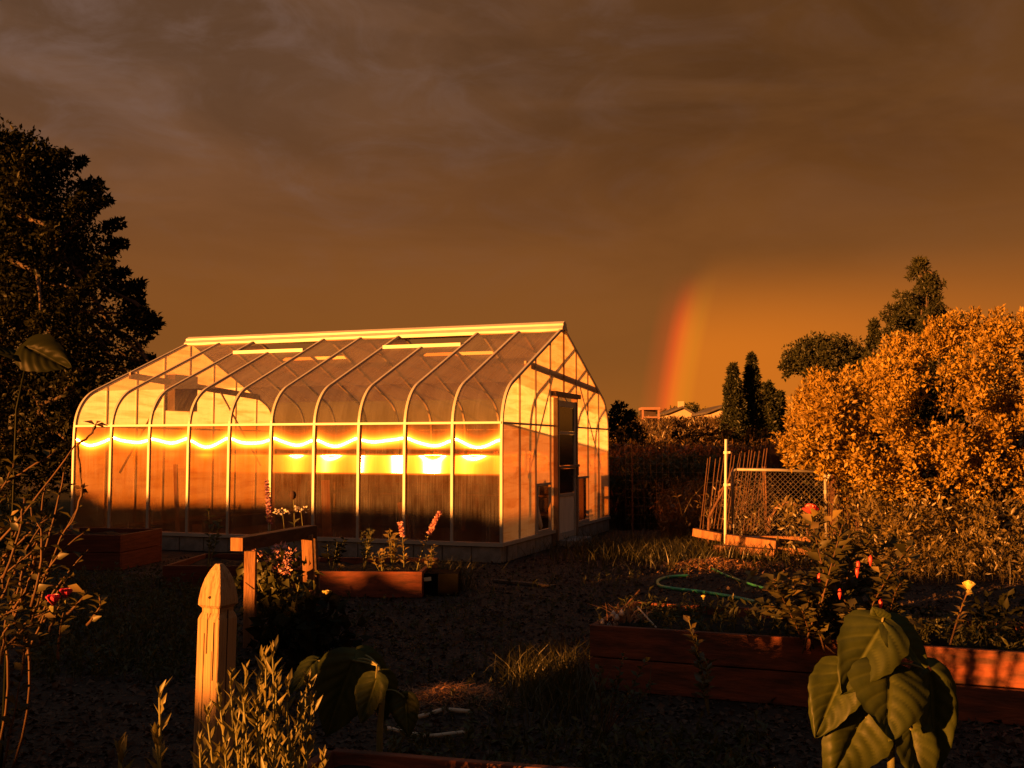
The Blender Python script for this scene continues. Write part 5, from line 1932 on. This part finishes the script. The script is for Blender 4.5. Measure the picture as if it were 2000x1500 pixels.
# climbing plant with pink tufts inside the trestle
tp0 = on_ground(560, 7.9)
tpl = thing('trestle_plant', 'leafy bush with rosy flower tufts growing under the trestle', 'plant', tp0)
c_ = [at(random.gauss(560, 32), random.uniform(1105, 1250), y=7.9 + random.uniform(-0.25, 0.35)) for _ in range(46)]
np_obj('foliage', [clump_leaves(c_, 0.10, 16, 0.085, aspect=0.6)], M['mid'], tpl)
b = MB()
for q in c_[::3]:
    b.tube(bezier(tp0, tp0.lerp(q, 0.5), q, 5), 0.005, 5)
b.build('stems', M['stem'], tpl)
c_ = [at(random.gauss(545, 16), random.uniform(1072, 1112), y=7.75 + random.uniform(-0.1, 0.1)) for _ in range(9)]
for q in c_:
    np_obj('flower_tuft', [clump_leaves([q], 0.045, 22, 0.03, aspect=0.4)], M['rosypetal'], tpl)['kind'] = 'stuff'
low_c = [at(random.gauss(600, 50), random.uniform(1190, 1290), y=7.2 + random.uniform(-0.4, 0.5)) for _ in range(40)]
low_c = [q for q in low_c if q.z > 0.04]
np_obj('low_foliage', [clump_leaves(low_c, 0.09, 12, 0.09, aspect=0.7)], M['dark'], tpl)
c_ = at(638, 1162, y=7.6)
bloom(tpl, c_, 0.05, 'yellowpetal', rings=((7, 15, 1.0), (5, 40, 0.8)))
# young weed plant before the big bed and a squash plant in it
for px, base_y, tips, mt, mat_s, lab in ((1180, 1440, ((1170, 1300), (1220, 1275), (1262, 1290), (1200, 1330), (1275, 1330), (1240, 1350)), 'mid', 'cane', 'wiry dim shrub growing before the left end of the large bed'), (1385, 1400, ((1345, 1210), (1360, 1245), (1380, 1290), (1372, 1330)), 'goldlow', 'stem', 'upright pale-leaved plant before the middle of the large bed')):
    base = at(px, base_y, z=0)
    t = thing('young_shrub', lab, 'plant', base)
    b = MB()
    fo_ = []
    for e in tips:
        e_ = at(*e, y=base.y - 0.05 + random.uniform(-0.06, 0.06))
        pth = bezier(base, base.lerp(e_, 0.5) + Vector((random.uniform(-0.02, 0.05), 0, 0)), e_, 7)
        b.tube(pth, [0.004 - 0.002 * k / 7 for k in range(8)], 5)
        fo_.append(leaf_along(pth, 16, 0.042 if mt == 'mid' else 0.06, 0.55, 0.8, 0.45, 0.1))
    b.build('stems', M[mat_s], t, smooth=True)
    np_obj('foliage', fo_, M[mt], t)

# ---- bunch of pulled garlic on the bed corner
gb = at(1225, 1205, z=0.40)
gar = thing('garlic_bunch', 'pulled bunch of garlic with dry golden stalks on the bed corner', 'garlic', gb)
B = np.array([gb + Vector((random.gauss(0, 0.05), random.gauss(0, 0.06), -0.02)) for _ in range(90)])
np_obj('dry_stalks', [blades(B, rng.uniform(0.04, 0.13, 90), np.stack([rng.normal(0.03, 0.08, 90), rng.normal(0, 0.05, 90)], 1), 0.012)], M['straw'], gar)
MB().tube(bezier(at(1210, 1196, y=gb.y), at(1232, 1172, y=gb.y), at(1250, 1152, y=gb.y), 6), 0.006, 6).build('stalk', M['straw'], gar)
MB().tube(bezier(at(1245, 1185, y=gb.y), at(1262, 1205, y=gb.y - 0.1), at(1282, 1226, y=gb.y - 0.15), 6), 0.005, 6).build('stalk', M['stick'], gar)
for px, py in ((1198, 1200), (1205, 1207), (1176, 1216), (1190, 1222), (1214, 1198), (1172, 1230), (1202, 1218)):
    c_ = at(px, py, y=gb.y - 0.08 + random.uniform(-0.03, 0.03))
    MB().tube([c_ + Vector((0, 0, -0.016)), c_ + Vector((0, 0, -0.008)), c_ + Vector((0, 0, 0.006)), c_ + Vector((0, 0, 0.024))], [0.006, 0.018, 0.015, 0.004], 8).build('bulb', M['garlic'], gar, smooth=True)
B = np.array([at(random.uniform(1165, 1215), 1215, y=gb.y - 0.1) for _ in range(60)])
np_obj('roots', [blades(B, rng.uniform(-0.05, 0.03, 60), rng.normal(size=(60, 2)) * 0.03, 0.004)], M['bark'], gar)

# ---- hose, sticks, straw, plank
hz = [(1390, 1110), (1420, 1124), (1470, 1142), (1500, 1150)]
hs2 = [(1345, 1124), (1305, 1127), (1286, 1134), (1289, 1144), (1320, 1150), (1370, 1156), (1420, 1164), (1460, 1172), (1510, 1184), (1580, 1196), (1660, 1204), (1760, 1214), (1860, 1224), (1990, 1240), (2100, 1250)]


def smooth_path(pts, n=6):
    out_ = []
    for i in range(len(pts) - 1):
        p0_, p1_, p2_, p3_ = pts[max(i - 1, 0)], pts[i], pts[i + 1], pts[min(i + 2, len(pts) - 1)]
        for k in range(n):
            t = k / n
            out_.append(0.5 * ((2 * p1_) + (p2_ - p0_) * t + (2 * p0_ - 5 * p1_ + 4 * p2_ - p3_) * t * t + (3 * p1_ - p0_ - 3 * p2_ + p3_) * t ** 3))
    return out_ + [pts[-1]]


hose = thing('garden_hose', 'green garden hose looping over the soil towards the right', 'hose', at(1400, 1160, z=0))
MB().tube(smooth_path([at(x, y, z=0.018) for x, y in hs2]), 0.017, 8).build('hose_run', M['hose'], hose, smooth=True)
MB().tube(smooth_path([at(x, y, z=0.018) for x, y in hz]), 0.013, 8).build('hose_end', M['hose'], hose, smooth=True)
tag(MB().tube(smooth_path([at(x, y, z=0.03) for x, y in ((758, 1422), (790, 1430), (838, 1437), (880, 1433), (908, 1430))], 3), 0.010, 6).build('bent_stick', M['stick'], smooth=True), 'long pale bent stick on the soil near the bottom', 'stick')
tag(MB().tube(smooth_path([at(x, y, z=0.02) for x, y in ((846, 1392), (870, 1386), (917, 1390))], 3), 0.012, 6).build('bent_stick', M['stick'], smooth=True), 'short pale stick beside the straw heap', 'stick')
tag(MB().tube([at(818, 1400, z=0.02), at(838, 1395, z=0.02)], 0.012, 6).build('bent_stick', M['stick'], smooth=True), 'stubby pale stick left of the short one', 'stick')
tag(MB().bar(at(965, 1134, z=0.02), at(1082, 1145, z=0.02), 0.07, 0.03).build('loose_plank', M['bark'], bevel=0.004), 'dim plank lying on the soil before the greenhouse corner', 'plank')
n_ = 900
cx = at(885, 1368, z=0)
B = np.stack([rng.normal(cx.x, 0.20, n_), rng.normal(cx.y, 0.14, n_), np.zeros(n_)], 1)
B[:, 2] = 0.09 * np.exp(-((B[:, 0] - cx.x) / 0.22) ** 2 - ((B[:, 1] - cx.y) / 0.16) ** 2) * rng.uniform(0.3, 1, n_)
tag(np_obj('straw_heap', [blades(B, rng.uniform(0.005, 0.03, n_), rng.normal(size=(n_, 2)) * 0.08, 0.006)], M['straw']), 'small heap of reddish dry straw on the soil', 'straw', kind='stuff')
n_ = 1500
cx = at(1400, 1108, z=0)
B = np.stack([rng.normal(cx.x, 0.45, n_), rng.normal(cx.y, 0.30, n_), np.zeros(n_)], 1)
B[:, 2] = 0.10 * np.exp(-((B[:, 0] - cx.x) / 0.5) ** 2 - ((B[:, 1] - cx.y) / 0.35) ** 2) * rng.uniform(0.3, 1, n_)
tag(np_obj('dry_mulch', [blades(B, rng.uniform(0.005, 0.05, n_), rng.normal(size=(n_, 2)) * 0.07, 0.02)], M['straw']), 'reddish dry mulch lit on the path before the gate', 'mulch', kind='stuff')


def tuft(name, label, n, cx_px, cy_px, sx, sy, hmin, hmax, mat, w=0.006, cat='grass'):
    c_ = at(cx_px, cy_px, z=0)
    B = np.stack([rng.normal(c_.x, sx, n), rng.normal(c_.y, sy, n), np.zeros(n)], 1)
    H = rng.uniform(hmin, hmax, n)
    o = np_obj(name, [blades(B, H, rng.normal(size=(n, 2)) * (H * 0.4)[:, None], w)], M[mat])
    return tag(o, label, cat, kind='stuff')


tuft('grass_tuft', 'ragged grass tuft growing against the left end of the large bed', 1500, 1085, 1345, 0.17, 0.45, 0.08, 0.26, 'grass', 0.006)
tuft('grass_patch', 'patch of sunlit grass between the greenhouse door and the gate', 4200, 1290, 1082, 0.75, 0.9, 0.06, 0.30, 'grass', 0.010)
cg = at(1830, 1085, z=0)
n_ = 6000
B = np.stack([rng.normal(cg.x, 1.35, n_), rng.normal(cg.y, 1.0, n_), np.zeros(n_)], 1)
H = rng.uniform(0.08, 0.55, n_) * (0.55 + 0.45 * np.sin(B[:, 0] * 3.1) * np.cos(B[:, 1] * 2.7 + 1))
tag(np_obj('grass_patch', [blades(B, H, rng.normal(size=(n_, 2)) * 0.16, 0.009)], M['grass']), 'dim tangled grass under the golden shrub on the right', 'grass', kind='stuff')
cw = [at(random.gauss(1840, 150), random.uniform(985, 1110), y=random.uniform(11.6, 13.6)) for _ in range(230)]
tag(np_obj('leafy_weeds', [clump_leaves([q for q in cw if q.z > 0.05], 0.13, 26, 0.07, aspect=0.4, up=0.6)], M['goldlow']), 'reddish green leafy weeds between the golden shrub and the right bed', 'weeds', kind='stuff')
tuft('grass_patch', 'fine green edging grass at the right end of the dappled bed', 500, 855, 1150, 0.16, 0.15, 0.2, 0.36, 'grass', 0.006)
weed_field('tall_weeds', 'reddish tall weeds before the golden shrub at the right edge', 700, region(11.0, 13.4, 1660, 2080), 0.12, 0.5, 'goldlow', 0.005, 0.07)
weed_field('low_weeds', 'dim low weeds on the soil in front of the large bed', 420, region(3.9, 5.3, 760, 1500), 0.03, 0.14, 'mid', 0.006, 0.05)
weed_field('low_weeds', 'scattered small weeds on the open soil before the greenhouse', 700, region(5.5, 12.5, 520, 1250), 0.02, 0.10, 'mid', 0.005, 0.04)
weed_field('low_weeds', 'dim low weeds on the soil left of the trestle', 1500, region(6.5, 11.5, 60, 470), 0.04, 0.22, 'mid', 0.006, 0.05)
weed_field('low_weeds', 'small weeds growing in the soil of the right bed', 420, lambda: (lambda t, s: tuple((Vector((rb.x, rb.y, 0.33)) + Vector((math.cos(R(-21)), math.sin(R(-21)), 0)) * (3.5 * t) + Vector((-math.sin(R(-21)), math.cos(R(-21)), 0)) * (0.05 + 0.9 * s))))(random.random(), random.random()), 0.03, 0.16, 'mid', 0.006, 0.05)
wd_ = [at(random.uniform(1640, 1990), random.uniform(1180, 1300), y=random.uniform(5.9, 6.4)) for _ in range(40)]
o = np_obj('ground_cover', [clump_leaves([q for q in wd_ if q.z > 0.36], 0.10, 30, 0.05, aspect=0.5)], M['dark'])
tag(o, 'dark leafy ground cover filling the right bed behind the sunflower', 'ground cover', kind='stuff')

# ---- clods, bark chips and litter on the soil
n_ = 40000
yy = 3.2 + 10.5 * rng.random(n_) ** 1.3
xx = (rng.uniform(-60, 2060, n_) - 1000) / FPX * yy
C = np.stack([xx, yy, np.full(n_, 0.004)], 1)
D = rdirs(n_)
D[:, 2] *= 0.35
L = rng.uniform(0.015, 0.06, n_)
o = np_obj('soil_litter', [leaves(C, D, nrm(rng.normal(size=(n_, 3)) * 0.5 + np.array([0, 0, 1])), L, L * rng.uniform(0.3, 0.9, n_), 0.35)], M['clod'])
tag(o, 'dark clods, chips and litter scattered over the garden soil', 'litter', kind='stuff')
